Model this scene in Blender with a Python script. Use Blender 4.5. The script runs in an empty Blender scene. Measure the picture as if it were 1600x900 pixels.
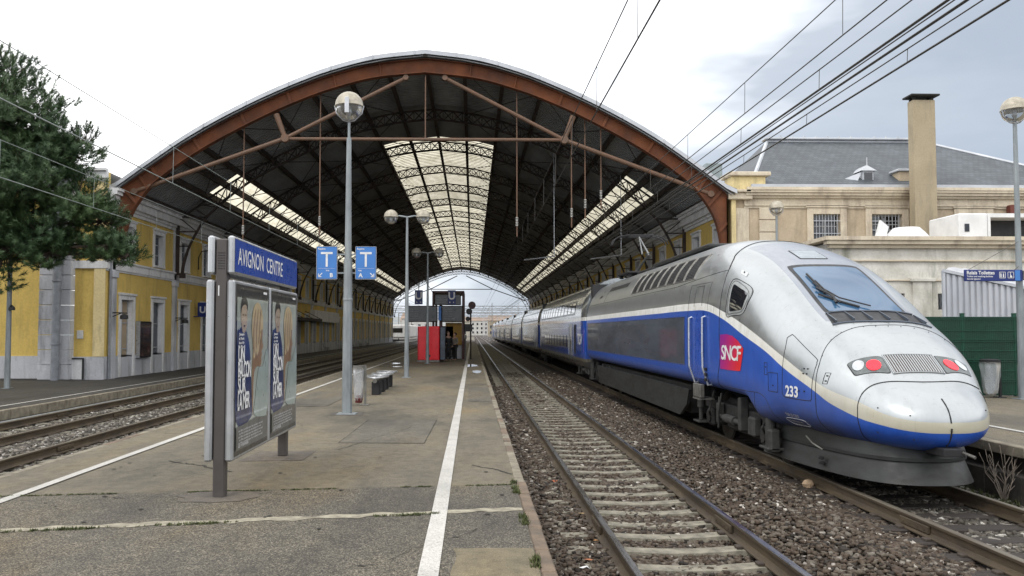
import bpy, math, random
import numpy as np
from mathutils import Vector, noise as mnoise
random.seed(7); rng = np.random.default_rng(7)
R = math.radians
sc = bpy.context.scene
# ------------------------------------------------------------------ camera
cam = bpy.data.cameras.new('camera'); cam_o = bpy.data.objects.new('camera', cam)
sc.collection.objects.link(cam_o); sc.camera = cam_o
cam.sensor_width = 36; cam.lens = 1250/1600*36
cam.shift_x = 31.5/1600; cam.shift_y = 13.4/1600
cam.clip_end = 6000; cam.clip_start = .05
cam_o.location = (0, 0, 2.15); cam_o.rotation_euler = (R(92.5), 0, R(-1.4))
# ------------------------------------------------------------------ world
SUN_EL, SUN_AZ = 50, -46          # azimuth measured from +Y towards +X
wd = bpy.data.worlds.new('World'); sc.world = wd; wd.use_nodes = True
nt = wd.node_tree; nt.nodes.clear()
def WN(t, **k):
    n = nt.nodes.new(t)
    for a, b in k.items(): setattr(n, a, b)
    return n
L = nt.links.new
out = WN('ShaderNodeOutputWorld'); sky = WN('ShaderNodeTexSky', sky_type='NISHITA', sun_disc=False)
sky.sun_elevation = R(SUN_EL); sky.sun_rotation = R(SUN_AZ)
b1 = WN('ShaderNodeBackground'); b1.inputs[1].default_value = .1; L(sky.outputs[0], b1.inputs[0])
tc = WN('ShaderNodeTexCoord'); mp = WN('ShaderNodeMapping'); mp.inputs['Scale'].default_value = (1, 1, 3.2)
L(tc.outputs['Generated'], mp.inputs[0])
nz = WN('ShaderNodeTexNoise'); nz.inputs['Scale'].default_value = 1.7; nz.inputs['Detail'].default_value = 5; nz.inputs['Roughness'].default_value = .55
L(mp.outputs[0], nz.inputs[0])
sx = WN('ShaderNodeSeparateXYZ'); L(tc.outputs['Generated'], sx.inputs[0])
yp = WN('ShaderNodeMath', operation='MULTIPLY_ADD'); yp.use_clamp = True; L(sx.outputs[1], yp.inputs[0]); yp.inputs[1].default_value = 1.4; yp.inputs[2].default_value = -.1
xy = WN('ShaderNodeMath', operation='MULTIPLY'); L(sx.outputs[0], xy.inputs[0]); L(yp.outputs[0], xy.inputs[1])
ma = WN('ShaderNodeMath', operation='MULTIPLY_ADD'); L(xy.outputs[0], ma.inputs[0]); ma.inputs[1].default_value = .62; L(nz.outputs[0], ma.inputs[2])
hz1 = WN('ShaderNodeMath', operation='SUBTRACT'); hz1.use_clamp = True; hz1.inputs[0].default_value = .20; L(sx.outputs[2], hz1.inputs[1])
hz2 = WN('ShaderNodeMath', operation='MULTIPLY_ADD'); L(hz1.outputs[0], hz2.inputs[0]); hz2.inputs[1].default_value = 1.1; L(ma.outputs[0], hz2.inputs[2]); ma = hz2
mz = WN('ShaderNodeMath', operation='MULTIPLY_ADD'); L(sx.outputs[2], mz.inputs[0]); mz.inputs[1].default_value = -.32; L(ma.outputs[0], mz.inputs[2])
cr = WN('ShaderNodeValToRGB'); L(mz.outputs[0], cr.inputs[0])
e = cr.color_ramp.elements
e[0].position = .38; e[0].color = (1.0, 1.0, 1.0, 1); e[1].position = .86; e[1].color = (.25, .285, .335, 1)
q = e.new(.56); q.color = (.62, .64, .67, 1); q = e.new(.68); q.color = (.32, .35, .395, 1)
b2 = WN('ShaderNodeBackground'); b2.inputs[1].default_value = 2.05; L(cr.outputs[0], b2.inputs[0])
mx = WN('ShaderNodeMixShader'); mx.inputs[0].default_value = .9; L(b1.outputs[0], mx.inputs[1]); L(b2.outputs[0], mx.inputs[2]); L(mx.outputs[0], out.inputs[0])
# ------------------------------------------------------------------ sun
sl = bpy.data.lights.new('sun', 'SUN'); sl.energy = .9; sl.angle = R(12); sl.color = (1, .96, .9)
so = bpy.data.objects.new('sun', sl); sc.collection.objects.link(so)
dv = Vector((math.sin(R(SUN_AZ))*math.cos(R(SUN_EL)), math.cos(R(SUN_AZ))*math.cos(R(SUN_EL)), math.sin(R(SUN_EL))))
dv.y = -abs(dv.y); so.rotation_euler = dv.to_track_quat('Z', 'Y').to_euler(); so.location = (0, 0, 40)
sky.sun_rotation = math.atan2(dv.x, dv.y)
vs = sc.view_settings; vs.view_transform = 'Standard'; vs.look = 'None'; vs.exposure = .05; vs.gamma = 1; vs.use_curve_mapping = False
# ------------------------------------------------------------------ helpers
col = sc.collection
class MB:
    def __init__(s): s.v = []; s.f = []; s.m = []
    def add(s, vs, fs, m=0):
        n = len(s.v); s.v += [tuple(p) for p in vs]; s.f += [tuple(i+n for i in f) for f in fs]; s.m += [m]*len(fs)
    def box(s, a, b, m=0):
        x0, y0, z0 = a; x1, y1, z1 = b
        s.add([(x0,y0,z0),(x1,y0,z0),(x1,y1,z0),(x0,y1,z0),(x0,y0,z1),(x1,y0,z1),(x1,y1,z1),(x0,y1,z1)],
              [(0,3,2,1),(4,5,6,7),(0,1,5,4),(1,2,6,5),(2,3,7,6),(3,0,4,7)], m)
    def bbox(s, a, b, c=.01, m=0):      # box with chamfered edges
        x0, y0, z0 = a; x1, y1, z1 = b; vs = []
        for X, sxx in ((x0,1),(x1,-1)):
            for Y, sy in ((y0,1),(y1,-1)):
                for Z, sz in ((z0,1),(z1,-1)):
                    vs += [(X,Y+sy*c,Z+sz*c),(X+sxx*c,Y,Z+sz*c),(X+sxx*c,Y+sy*c,Z)]
        def i(a_, b_, c_, k): return (a_*4+b_*2+c_)*3+k
        fs = [(i(a_,0,0,0),i(a_,1,0,0),i(a_,1,1,0),i(a_,0,1,0)) for a_ in (0,1)]
        fs += [(i(0,a_,0,1),i(1,a_,0,1),i(1,a_,1,1),i(0,a_,1,1)) for a_ in (0,1)]
        fs += [(i(0,0,a_,2),i(1,0,a_,2),i(1,1,a_,2),i(0,1,a_,2)) for a_ in (0,1)]
        for a_ in (0,1):
            for b_ in (0,1):
                fs += [(i(a_,b_,0,0),i(a_,b_,0,1),i(a_,b_,1,1),i(a_,b_,1,0)),(i(a_,0,b_,0),i(a_,0,b_,2),i(a_,1,b_,2),i(a_,1,b_,0)),(i(0,a_,b_,1),i(0,a_,b_,2),i(1,a_,b_,2),i(1,a_,b_,1))]
                for c_ in (0,1): fs.append((i(a_,b_,c_,0),i(a_,b_,c_,1),i(a_,b_,c_,2)))
        s.add(vs, fs, m)
    def bar(s, p, q, w=.05, h=None, m=0):
        p = Vector(p); q = Vector(q); d = q-p
        if d.length < 1e-6: return
        d.normalize(); h = h or w
        up = Vector((0,0,1)) if abs(d.z) < .95 else Vector((0,1,0))
        a = d.cross(up).normalized(); b = a.cross(d); a *= w/2; b *= h/2
        vs = [p-a-b, p+a-b, p+a+b, p-a+b, q-a-b, q+a-b, q+a+b, q-a+b]
        s.add(vs, [(0,3,2,1),(4,5,6,7),(0,1,5,4),(1,2,6,5),(2,3,7,6),(3,0,4,7)], m)
    def tube(s, pts, r, n=8, m=0, cap=True):
        pts = [Vector(p) for p in pts]; rs = r if isinstance(r, (list, tuple)) else [r]*len(pts)
        base = len(s.v); N = len(pts); a = None
        for k, p in enumerate(pts):
            d = (pts[min(k+1,N-1)]-pts[max(k-1,0)]).normalized()
            if a is None:
                up = Vector((0,0,1)) if abs(d.z) < .9 else Vector((0,1,0)); a = d.cross(up).normalized()
            else: a = (a-d*a.dot(d)).normalized()
            b = d.cross(a)
            for j in range(n):
                t = 2*math.pi*j/n; s.v.append(tuple(p+(a*math.cos(t)+b*math.sin(t))*rs[k]))
        for k in range(N-1):
            for j in range(n):
                s.f.append((base+k*n+j, base+k*n+(j+1)%n, base+(k+1)*n+(j+1)%n, base+(k+1)*n+j)); s.m.append(m)
        if cap:
            s.f.append(tuple(base+j for j in reversed(range(n)))); s.m.append(m)
            s.f.append(tuple(base+(N-1)*n+j for j in range(n))); s.m.append(m)
    def lathe(s, c, prof, n=24, m=0, axis='z'):
        base = len(s.v)
        for r, z in prof:
            for j in range(n):
                t = 2*math.pi*j/n; a, b = r*math.cos(t), r*math.sin(t)
                p = {'z': (a,b,z), 'x': (z,a,b), 'y': (a,z,b)}[axis]
                s.v.append((c[0]+p[0], c[1]+p[1], c[2]+p[2]))
        for k in range(len(prof)-1):
            for j in range(n):
                s.f.append((base+k*n+j, base+k*n+(j+1)%n, base+(k+1)*n+(j+1)%n, base+(k+1)*n+j)); s.m.append(m)
        if prof[0][0] > 1e-4: s.f.append(tuple(base+j for j in range(n))); s.m.append(m)
        if prof[-1][0] > 1e-4: s.f.append(tuple(base+(len(prof)-1)*n+j for j in range(n))); s.m.append(m)
    def prism(s, poly, f0, f1, m=0):     # poly of (u,v); f0/f1 map to 3-d
        n = len(poly); vs = [f0(*p) for p in poly]+[f1(*p) for p in poly]
        s.add(vs, [tuple(range(n))[::-1], tuple(range(n, 2*n))]+[(i,(i+1)%n,n+(i+1)%n,n+i) for i in range(n)], m)
    def build(s, name, mat, parent=None, smooth=False, auto=None):
        me = bpy.data.meshes.new(name); me.from_pydata(s.v, [], s.f)
        mats = mat if isinstance(mat, (list, tuple)) else [mat]
        for x in mats: me.materials.append(x)
        if len(mats) > 1: me.polygons.foreach_set('material_index', s.m)
        if smooth: me.polygons.foreach_set('use_smooth', [True]*len(me.polygons))
        me.update()
        o = bpy.data.objects.new(name, me); col.objects.link(o)
        if parent: o.parent = parent
        if auto:
            try:
                me.set_sharp_from_angle(angle=R(auto))
            except Exception: pass
        return o
def put(v, f, name, mat, parent=None, smooth=False):
    b = MB(); b.add(v, f); return b.build(name, mat, parent, smooth)
def tag(o, label=None, cat=None, group=None, kind=None):
    if label: o['label'] = label
    if cat: o['category'] = cat
    if group: o['group'] = group
    if kind: o['kind'] = kind
    return o
def struct(o, kind='structure'): o['kind'] = kind; return o
def thing(name, label, cat, loc=(0,0,0), group=None, rz=0):
    o = bpy.data.objects.new(name, None); col.objects.link(o); o.location = loc; o.rotation_euler.z = rz
    o.empty_display_size = .3
    return tag(o, label, cat, group)
def dup(root, loc=None, rz=None, label=None):
    r = root.copy(); col.objects.link(r)
    if loc is not None: r.location = loc
    if rz is not None: r.rotation_euler.z = rz
    if label: r['label'] = label
    for ch in list(root.children):
        c = ch.copy(); col.objects.link(c); c.parent = r
        for g in list(ch.children):
            d = g.copy(); col.objects.link(d); d.parent = c
    return r
def clone(o, parent, loc):
    c = o.copy(); col.objects.link(c); c.parent = parent; c.location = loc
    for g in list(o.children):
        d = g.copy(); col.objects.link(d); d.parent = c
    return c
# ------------------------------------------------------------------ materials
class NB:
    def __init__(s, name):
        s.mat = bpy.data.materials.new(name); s.mat.use_nodes = True; s.t = s.mat.node_tree
        s.b = s.t.nodes['Principled BSDF']; s.o = s.t.nodes['Material Output']
    def n(s, t, **k):
        x = s.t.nodes.new(t)
        for a, b in k.items(): setattr(x, a, b)
        return x
    def l(s, a, b): s.t.links.new(a, b)
    def coord(s, scale=(1,1,1), out='Object'):
        c = s.n('ShaderNodeTexCoord'); m = s.n('ShaderNodeMapping'); m.inputs['Scale'].default_value = scale
        s.l(c.outputs[out], m.inputs[0]); return m.outputs[0]
    def noise(s, co, scale, det=4, rough=.6):
        x = s.n('ShaderNodeTexNoise'); x.inputs['Scale'].default_value = scale; x.inputs['Detail'].default_value = det
        x.inputs['Roughness'].default_value = rough; s.l(co, x.inputs[0]); return x.outputs[0]
    def ramp(s, fac, stops):
        x = s.n('ShaderNodeValToRGB'); el = x.color_ramp.elements; s.l(fac, x.inputs[0])
        for i, (p, c) in enumerate(stops):
            c = c if isinstance(c, (tuple, list)) else (c, c, c)
            if i < 2: k = el[i]; k.position = p
            else: k = el.new(p)
            k.color = (*c[:3], 1)
        return x.outputs[0]
    def mix(s, fac, a, b, mode='MIX'):
        x = s.n('ShaderNodeMix', data_type='RGBA', blend_type=mode)
        for ii, v in ((0, fac), (6, a), (7, b)):
            sock = x.inputs[ii]
            if hasattr(v, 'is_linked'): s.l(v, sock)
            elif isinstance(v, (int, float)): sock.default_value = v if ii == 0 else (v,v,v,1)
            else: sock.default_value = (*v[:3], 1)
        return x.outputs[2]
    def math(s, op, a, b=None, c=None, clamp=False):
        x = s.n('ShaderNodeMath', operation=op); x.use_clamp = clamp
        for i, v in enumerate((a, b, c)):
            if v is None: continue
            if hasattr(v, 'is_linked'): s.l(v, x.inputs[i])
            else: x.inputs[i].default_value = v
        return x.outputs[0]
    def bump(s, h, strength=.3, dist=.01):
        x = s.n('ShaderNodeBump'); x.inputs['Strength'].default_value = strength; x.inputs['Distance'].default_value = dist
        s.l(h, x.inputs['Height']); s.l(x.outputs[0], s.b.inputs['Normal']); return x
    def set(s, col=None, rough=None, metal=None, coat=None, spec=None):
        for nm, v in (('Base Color', col), ('Roughness', rough), ('Metallic', metal), ('Coat Weight', coat), ('Specular IOR Level', spec)):
            if v is None: continue
            if hasattr(v, 'is_linked'): s.l(v, s.b.inputs[nm])
            else: s.b.inputs[nm].default_value = (*v[:3], 1) if nm == 'Base Color' else v
def PM(name, c, c2=None, scale=4, rough=.7, metal=0, bump=0, bscale=40, coat=0, det=6, lo=.35, hi=.65, stretch=(1,1,1)):
    k = NB(name); co = k.coord(stretch)
    c2 = c2 or tuple(x*.78 for x in c)
    f = k.noise(co, scale, det)
    k.set(k.ramp(f, [(lo, c2), (hi, c)]), None, metal, coat)
    r = k.ramp(k.noise(co, scale*2.3, 4), [(.3, max(rough-.1, .03)), (.7, min(rough+.1, 1))]); k.l(r, k.b.inputs['Roughness'])
    if bump: k.bump(k.noise(co, bscale, 4), bump, .02)
    return k.mat
def glassy(name, tint=(.9,.95,1), rough=.03, gl=.25, body=None, bodyf=0):
    k = NB(name); t = k.n('ShaderNodeBsdfTransparent'); t.inputs[0].default_value = (*tint, 1)
    g = k.n('ShaderNodeBsdfGlossy'); g.inputs['Roughness'].default_value = rough
    m = k.n('ShaderNodeMixShader'); lw = k.n('ShaderNodeLayerWeight'); lw.inputs[0].default_value = gl
    k.l(lw.outputs['Fresnel'], m.inputs[0]); k.l(t.outputs[0], m.inputs[1]); k.l(g.outputs[0], m.inputs[2])
    res = m.outputs[0]
    if body:
        d = k.n('ShaderNodeBsdfDiffuse'); d.inputs[0].default_value = (*body, 1); m2 = k.n('ShaderNodeMixShader'); m2.inputs[0].default_value = bodyf
        k.l(res, m2.inputs[1]); k.l(d.outputs[0], m2.inputs[2]); res = m2.outputs[0]
    k.l(res, k.o.inputs[0]); return k.mat
def emit(name, c, s):
    k = NB(name); k.set(c, .3); k.b.inputs['Emission Color'].default_value = (*c, 1); k.b.inputs['Emission Strength'].default_value = s; return k.mat

# asphalt ---------------------------------------------------------
def asphalt(name, base, dark, light, sp=260, bump=.5, wet=.0, stain=.55):
    k = NB(name); co = k.coord()
    g = k.noise(co, sp, 3, .7)
    fine = k.ramp(g, [(.33, dark), (.5, base), (.68, light)])
    vo = k.n('ShaderNodeTexVoronoi'); vo.inputs['Scale'].default_value = sp*.35; k.l(co, vo.inputs[0])
    chips = k.ramp(vo.outputs['Distance'], [(.0, light), (.5, dark)])
    c1 = k.mix(.28, fine, chips)
    big = k.noise(k.coord((1,.5,1)), .55, 6, .62)
    st = k.ramp(big, [(.36, tuple(stain*x for x in (1,1,1.0))), (.48, (.92,.92,.92)), (.56, (1.04,1.02,.98)), (.70, (1.22,1.08,.86))]); b3_ = k.noise(k.coord((1,.35,1)), 1.9, 6, .7); st = k.mix(1, st, k.ramp(b3_, [(.36, .82), (.5, 1.0), (.66, 1.08)]), 'MULTIPLY')
    c2 = k.mix(1, c1, st, 'MULTIPLY')
    sm = k.noise(co, 7, 5, .7)
    c3 = k.mix(1, c2, k.ramp(sm, [(.3, .70), (.6, 1.08)]), 'MULTIPLY')
    vs_ = k.n('ShaderNodeTexVoronoi'); vs_.inputs['Scale'].default_value = 2.4; vs_.inputs['Randomness'].default_value = 1; k.l(co, vs_.inputs[0])
    c4 = k.mix(k.ramp(vs_.outputs['Distance'], [(.03, .5), (.06, 0.)]), c3, tuple(.45*x for x in dark))
    k.set(c4); k.l(k.ramp(big, [(.3, .62-wet), (.6, .9)]), k.b.inputs['Roughness'])
    k.bump(k.mix(.5, g, vo.outputs['Distance']), bump, .008); return k.mat
A_main = asphalt('asphalt_worn', (.148,.127,.088), (.045,.038,.026), (.38,.335,.25), 190, .55)
A_near = asphalt('asphalt_coarse', (.076,.064,.046), (.007,.006,.005), (.42,.375,.29), 95, 1.0, stain=.5)
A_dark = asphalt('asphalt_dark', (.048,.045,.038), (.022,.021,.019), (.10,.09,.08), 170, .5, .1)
A_patch = asphalt('asphalt_patch', (.19,.155,.09), (.09,.075,.05), (.30,.26,.17), 190, .5)
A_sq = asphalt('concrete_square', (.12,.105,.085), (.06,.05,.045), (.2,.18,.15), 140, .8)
def paint_line(name):
    k = NB(name); co = k.coord(); n = k.noise(co, 55, 5, .75); b = k.noise(co, 1.6, 4)
    c = k.ramp(n, [(.32, (.17,.155,.13)), (.46, (.46,.445,.41)), (.62, (.56,.55,.52))])
    c = k.mix(1, c, k.ramp(b, [(.3, .78), (.6, 1.0)]), 'MULTIPLY'); k.set(c, .7); k.bump(k.noise(co, 190, 2), .4, .004); return k.mat
M_line = paint_line('worn_white_paint')
M_oldline = PM('dirty_pale_mortar', (.36,.33,.25), (.19,.17,.13), 9, .9, bump=.5, bscale=60)
M_coping = PM('brown_coping_stone', (.20,.145,.10), (.10,.078,.058), 3.2, .85, bump=.5, bscale=50)
M_coping2 = PM('grey_coping_stone', (.27,.24,.18), (.14,.12,.09), 5, .85, bump=.5, bscale=50)
M_wallface = PM('platform_face', (.07,.062,.05), (.025,.022,.02), 2.5, .9, bump=.6, bscale=18)
M_sleeper = PM('concrete_sleeper', (.27,.25,.195), (.12,.11,.085), 6, .85, bump=.5, bscale=60)
M_wood = PM('creosoted_timber', (.045,.035,.03), (.02,.017,.015), 9, .75, bump=.6, bscale=30, stretch=(.3,3,3))
M_railside = PM('rusty_rail_side', (.088,.064,.036), (.045,.033,.022), 6, .75, bump=.3, bscale=60, stretch=(1,.3,1))
M_railtop = PM('polished_rail_head', (.34,.34,.36), (.20,.19,.19), 5, .28, 1.0, stretch=(1,.1,1))
M_railtop2 = PM('dull_rail_head', (.20,.18,.14), (.12,.10,.08), 5, .5, .4, stretch=(1,.1,1))
M_clip = PM('rusty_clip', (.06,.045,.035), rough=.8)
def stones(name, stops, sc_=1):
    k = NB(name); gi = k.n('ShaderNodeNewGeometry'); c = k.ramp(gi.outputs['Random Per Island'], stops)
    k.t.nodes[-1].color_ramp.interpolation = 'LINEAR'
    n = k.noise(k.coord(), 40, 3); c = k.mix(1, c, k.ramp(n, [(.3, .7), (.65, 1.15)]), 'MULTIPLY')
    k.set(c, .8); return k.mat
M_stone = stones('ballast_stone', [(0,(.012,.009,.006)),(.3,(.056,.037,.024)),(.6,(.085,.060,.040)),(.8,(.105,.086,.064)),(.95,(.16,.14,.115)),(.985,(.34,.31,.27)),(1,(.60,.56,.50))])
M_stoneR = stones('ballast_stone_light', [(0,(.03,.027,.022)),(.3,(.07,.062,.05)),(.6,(.11,.096,.078)),(.8,(.15,.13,.105)),(.93,(.26,.24,.21)),(1,(.5,.48,.44))])
def ballast_bed(name):
    k = NB(name); co = k.coord(); v = k.n('ShaderNodeTexVoronoi'); v.inputs['Scale'].default_value = 17; k.l(co, v.inputs[0])
    hs = k.n('ShaderNodeSeparateColor'); k.l(v.outputs['Color'], hs.inputs[0])
    c = k.ramp(hs.outputs[0], [(0,(.03,.022,.018)),(.5,(.08,.052,.04)),(.85,(.11,.085,.068)),(.97,(.30,.27,.25))])
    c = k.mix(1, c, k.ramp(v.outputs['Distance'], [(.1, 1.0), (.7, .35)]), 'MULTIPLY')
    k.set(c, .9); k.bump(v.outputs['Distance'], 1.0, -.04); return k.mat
M_bed = ballast_bed('ballast_bed')

# ------------------------------------------------------------------ ground, ballast, platforms
struct(put([(-900,-40,-.42),(900,-40,-.42),(900,3000,-.42),(-900,3000,-.42)], [(0,1,2,3)], 'ground', PM('ground_earth', (.10,.09,.075), scale=.1, rough=.95)))
def prof_bed(x):      # ballast surface height
    if x > .6:
        if 1.3 < x < 3.15: return -.236
        if 5.0 < x < 6.9: return -.225
        if 3.15 <= x <= 5.0: return -.225+.075*math.sin((x-3.15)/1.85*math.pi)
        if x <= 1.3: return -.25
        return -.25
    if -8.1 < x < -6.2 or -11.4 < x < -9.4: return -.225
    if -9.4 <= x <= -8.1: return -.225+.05*math.sin((x+9.4)/1.3*math.pi)
    return -.24
def bed(name, x0, x1, y0, y1):
    b = MB(); nx = int((x1-x0)/.12); xs = [x0+(x1-x0)*i/nx for i in range(nx+1)]
    ys = list(np.arange(y0, min(y1, 40), .5))+list(np.arange(min(y1,40), y1+1, 20)); vs_, fs = [], []
    for y in ys:
        for x in xs: vs_.append((x, y, prof_bed(x)+.018*mnoise.noise(Vector((x*3, y*3, 0)))))
    n = len(xs)
    for j in range(len(ys)-1):
        for i in range(n-1): fs.append((j*n+i, j*n+i+1, (j+1)*n+i+1, (j+1)*n+i))
    b.add(vs_, fs); return struct(b.build(name, M_bed, smooth=True))
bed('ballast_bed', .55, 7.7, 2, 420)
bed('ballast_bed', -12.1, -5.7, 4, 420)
bed('ballast_bed', 7.7, 12, 4, 12).location.z = 0
CUBE = np.array([(-1,-1,-1),(1,-1,-1),(1,1,-1),(-1,1,-1),(-1,-1,1),(1,-1,1),(1,1,1),(-1,1,1)], float)*.5
CF = np.array([(0,3,2,1),(4,5,6,7),(0,1,5,4),(1,2,6,5),(2,3,7,6),(3,0,4,7)])
def scatter(name, mat, regs, label=None):
    P, S = [], []
    for (x0, x1, y0, y1, dens, sz, zo) in regs:
        n = int((x1-x0)*(y1-y0)*dens); x = rng.uniform(x0, x1, n); y = rng.uniform(y0, y1, n)
        z = np.array([prof_bed(a) for a in x])+zo+rng.uniform(-.005, .022, n)
        rail = (np.abs(x[:,None]-np.array([1.48,2.97,5.18,6.67,-6.41,-7.9,-9.6,-11.07])).min(1) < .065)
        k = ~rail; P.append(np.stack([x,y,z],1)[k]); S.append((sz*rng.uniform(.55, 1.35, n))[k])
    P = np.concatenate(P); S = np.concatenate(S); n = len(P)
    V = CUBE[None]+rng.normal(0, .17, (n,8,3)); V *= (S[:,None]*np.stack([rng.uniform(.8,1.4,n), rng.uniform(.6,1.,n), rng.uniform(.4,.8,n)],1))[:,None,:]
    a = rng.uniform(0, 2*np.pi, n); ca, sa = np.cos(a), np.sin(a); b_ = rng.normal(0, .45, n); cb, sb = np.cos(b_), np.sin(b_)
    x, y, z = V[...,0], V[...,1], V[...,2]
    y2 = y*cb[:,None]-z*sb[:,None]; z2 = y*sb[:,None]+z*cb[:,None]
    V = np.stack([x*ca[:,None]-y2*sa[:,None], x*sa[:,None]+y2*ca[:,None], z2], -1)+P[:,None,:]
    me = bpy.data.meshes.new(name); me.vertices.add(n*8); me.vertices.foreach_set('co', V.reshape(-1))
    F = (CF[None]+(np.arange(n)*8)[:,None,None]).reshape(-1); nf = n*6
    me.loops.add(nf*4); me.loops.foreach_set('vertex_index', F.astype(np.int32))
    me.polygons.add(nf); me.polygons.foreach_set('loop_start', np.arange(0, nf*4, 4, dtype=np.int32)); me.polygons.foreach_set('loop_total', np.full(nf, 4, dtype=np.int32))
    me.materials.append(mat); me.update(); me.validate()
    o = bpy.data.objects.new(name, me); col.objects.link(o); struct(o, 'stuff')
    if label: tag(o, label, 'gravel')
    return o
scatter('ballast_stones', M_stone, [(.62,5.1,4.6,13,900,.042,0),(.62,5.0,13,24,560,.048,0),(.62,4.7,24,46,230,.06,0),(.64,1.42,4.6,16,600,.042,.06),(3.02,4.3,4.6,16,420,.042,.05),(.64,1.42,16,34,300,.055,.06)], 'brown crushed stone ballast around the near track')
scatter('ballast_stones', M_stoneR, [(5.2,8.4,7.5,13.5,480,.055,0)], 'pale crushed stone ballast around the timber sleepers')
scatter('ballast_stones', M_stoneR, [(-12.0,-9.4,15,24,230,.06,0),(-9.6,-5.8,10,24,260,.06,0),(-12.0,-5.8,24,36,110,.065,0)], 'grey and brown ballast between the left rails')

def platform(name, x0, x1, y0, y1, z, mat, xr=None):
    b = MB(); b.add([(x0,y0,z),(x1,y0,z),(x1,y1,z),(x0,y1,z)], [(0,1,2,3)], 0)
    b.add([(x0,y0,-.4),(x0,y0,z),(x0,y1,z),(x0,y1,-.4),(x1,y0,-.4),(x1,y0,z),(x1,y1,z),(x1,y1,-.4)], [(0,1,2,3),(7,6,5,4),(4,5,1,0)], 1)
    return struct(b.build(name, [mat, M_wallface]))
platform('platform', -5.62, .5, -3, 250, .4, A_main)
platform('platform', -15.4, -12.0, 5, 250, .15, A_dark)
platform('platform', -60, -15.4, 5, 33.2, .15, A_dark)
platform('platform', 7.72, 60, 3, 34.4, .55, A_main)
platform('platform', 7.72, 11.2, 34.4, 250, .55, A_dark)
# coping stones, slightly uneven blocks
def coping(x0, x1, z0, z1, y0, y1, mats, name='platform_edge', lip=0):
    b = MB(); y = y0
    while y < y1:
        l = random.uniform(.38, .95) if y < 34 else random.uniform(2.2, 4.0)
        j = random.uniform(-.008, .008); zz = z1+random.uniform(-.004, .004)
        b.bbox((x0+j, y+.006, z0), (x1+j+lip, y+l-.006, zz), .012, random.choice([0,0,0,1]) if len(mats) > 1 else 0)
        y += l
    return struct(b.build(name, mats))
coping(.5, .62, -.38, .404, 1, 9.3, [M_coping, M_coping2]); coping(.5, .62, -.38, .404, 9.3, 150, [M_coping2, M_coping])
coping(-5.74, -5.62, -.38, .404, 4, 150, [M_coping2, M_coping])
coping(-12.0, -11.85, -.1, .156, 8, 150, [M_coping2])
coping(-12.05, -11.75, -.38, -.1, 8, 150, [M_wallface], name='platform_footing')
coping(7.56, 7.72, .40, .555, 5, 150, [M_coping2])
coping(7.50, 7.72, -.38, .16, 5, 150, [M_wallface], name='platform_footing')
# surface sheets on the island platform
def sheet(name, pts, z, mat):
    return struct(put([(x,y,z) for x,y in pts], [tuple(range(len(pts)))], name, mat))
def wob(x0, x1, yf, n=60, a=.03, sc_=4):
    return [(x0+(x1-x0)*i/n, yf(x0+(x1-x0)*i/n)+a*mnoise.noise(Vector(((x0+(x1-x0)*i/n)*sc_, yf(x0), 3)))) for i in range(n+1)]
jl = lambda x: 9.2+(x-.5)*.095
sl_ = lambda x: 7.95+(x-.5)*.16
sheet('asphalt_patch', wob(-5.6, .495, jl)+[(.495,-2.9),(-5.6,-2.9)], .404, A_near)
e1 = wob(-4.6, .495, lambda x: sl_(x)+.07+.02*math.sin(x*9)*math.sin(x*2.3), 160, .07, 5); e2 = wob(-4.6, .495, lambda x: sl_(x)-.07+.02*math.sin(x*13+1), 160, .06, 7)
b = MB(); n = len(e1); b.add([(x,y,.408) for x,y in e1]+[(x,y,.408) for x,y in e2], [(i,i+1,n+i+1,n+i) for i in range(n-1)]); struct(b.build('repair_strip', M_oldline))
sheet('asphalt_patch', [(-.14+.02*math.sin(i), 5.2+i*.135) for i in range(11)]+wob(-.14, .49, lambda x: 6.52+.0*x, 12, .02, 9)+[(.49,5.2)], .408, A_patch)
sheet('asphalt_patch', [(-3.15,10.95),(-2.3,11.0),(-2.28,11.9),(-3.1,11.85)], .404, A_sq)
sheet('asphalt_patch', [(-3.0,16.85),(-2.3,16.85),(-2.3,17.45),(-3.0,17.45)], .404, A_sq)
# cracks with moss in the joint
M_crack = PM('crack_dirt', (.03,.028,.022), rough=.95)
M_moss = PM('moss', (.085,.10,.03), (.04,.05,.018), 20, .95)
cb = MB()
def crack(p, q, w=.012, seg=40, amp=.06, z=.4105):
    L1, L2 = [], []
    for i in range(seg+1):
        t = i/seg; x = p[0]+(q[0]-p[0])*t; y = p[1]+(q[1]-p[1])*t
        k = amp*mnoise.noise(Vector((x*2.3, y*2.3, 5)))+amp*.3*mnoise.noise(Vector((x*11, y*11, 5)))
        ww = w*(.5+random.random()); L1.append((x-ww/2, y+k-ww/2, z)); L2.append((x+ww/2, y+k+ww/2, z))
    n = seg+1; cb.add(L1+L2, [(i,i+1,n+i+1,n+i) for i in range(seg)])
crack((-5.5,jl(-5.5)), (.49,jl(.49)), .009, 140, .035)
crack((-4.1,11.0), (-3.0,10.2), .02, 30, .2, .4045); crack((-4.5,9.8), (-3.6,11.6), .014, 30, .15, .4045)
crack((-2.0,12.0), (-1.1,14.8), .02, 50, .25, .4045); crack((-1.1,14.8), (-.5,15.6), .015, 20, .2, .4045)
crack((-2.8,17.5), (.2,19.0), .015, 50, .25, .4045); crack((.0,10.6), (.49,9.9), .02, 20, .1, .4045)
crack((-1.2,5.6),(.4,7.6), .012, 40, .2); crack((-5.4,7.4), (-3.6,8.6), .016, 40, .2)
crack((-2.7,14.0), (-.4,14.3), .012, 40, .08, .4045); crack((-5.3,14.0), (-3.4,13.2), .012, 40, .12, .4045)
struct(cb.build('platform_crack', M_crack))
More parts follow.
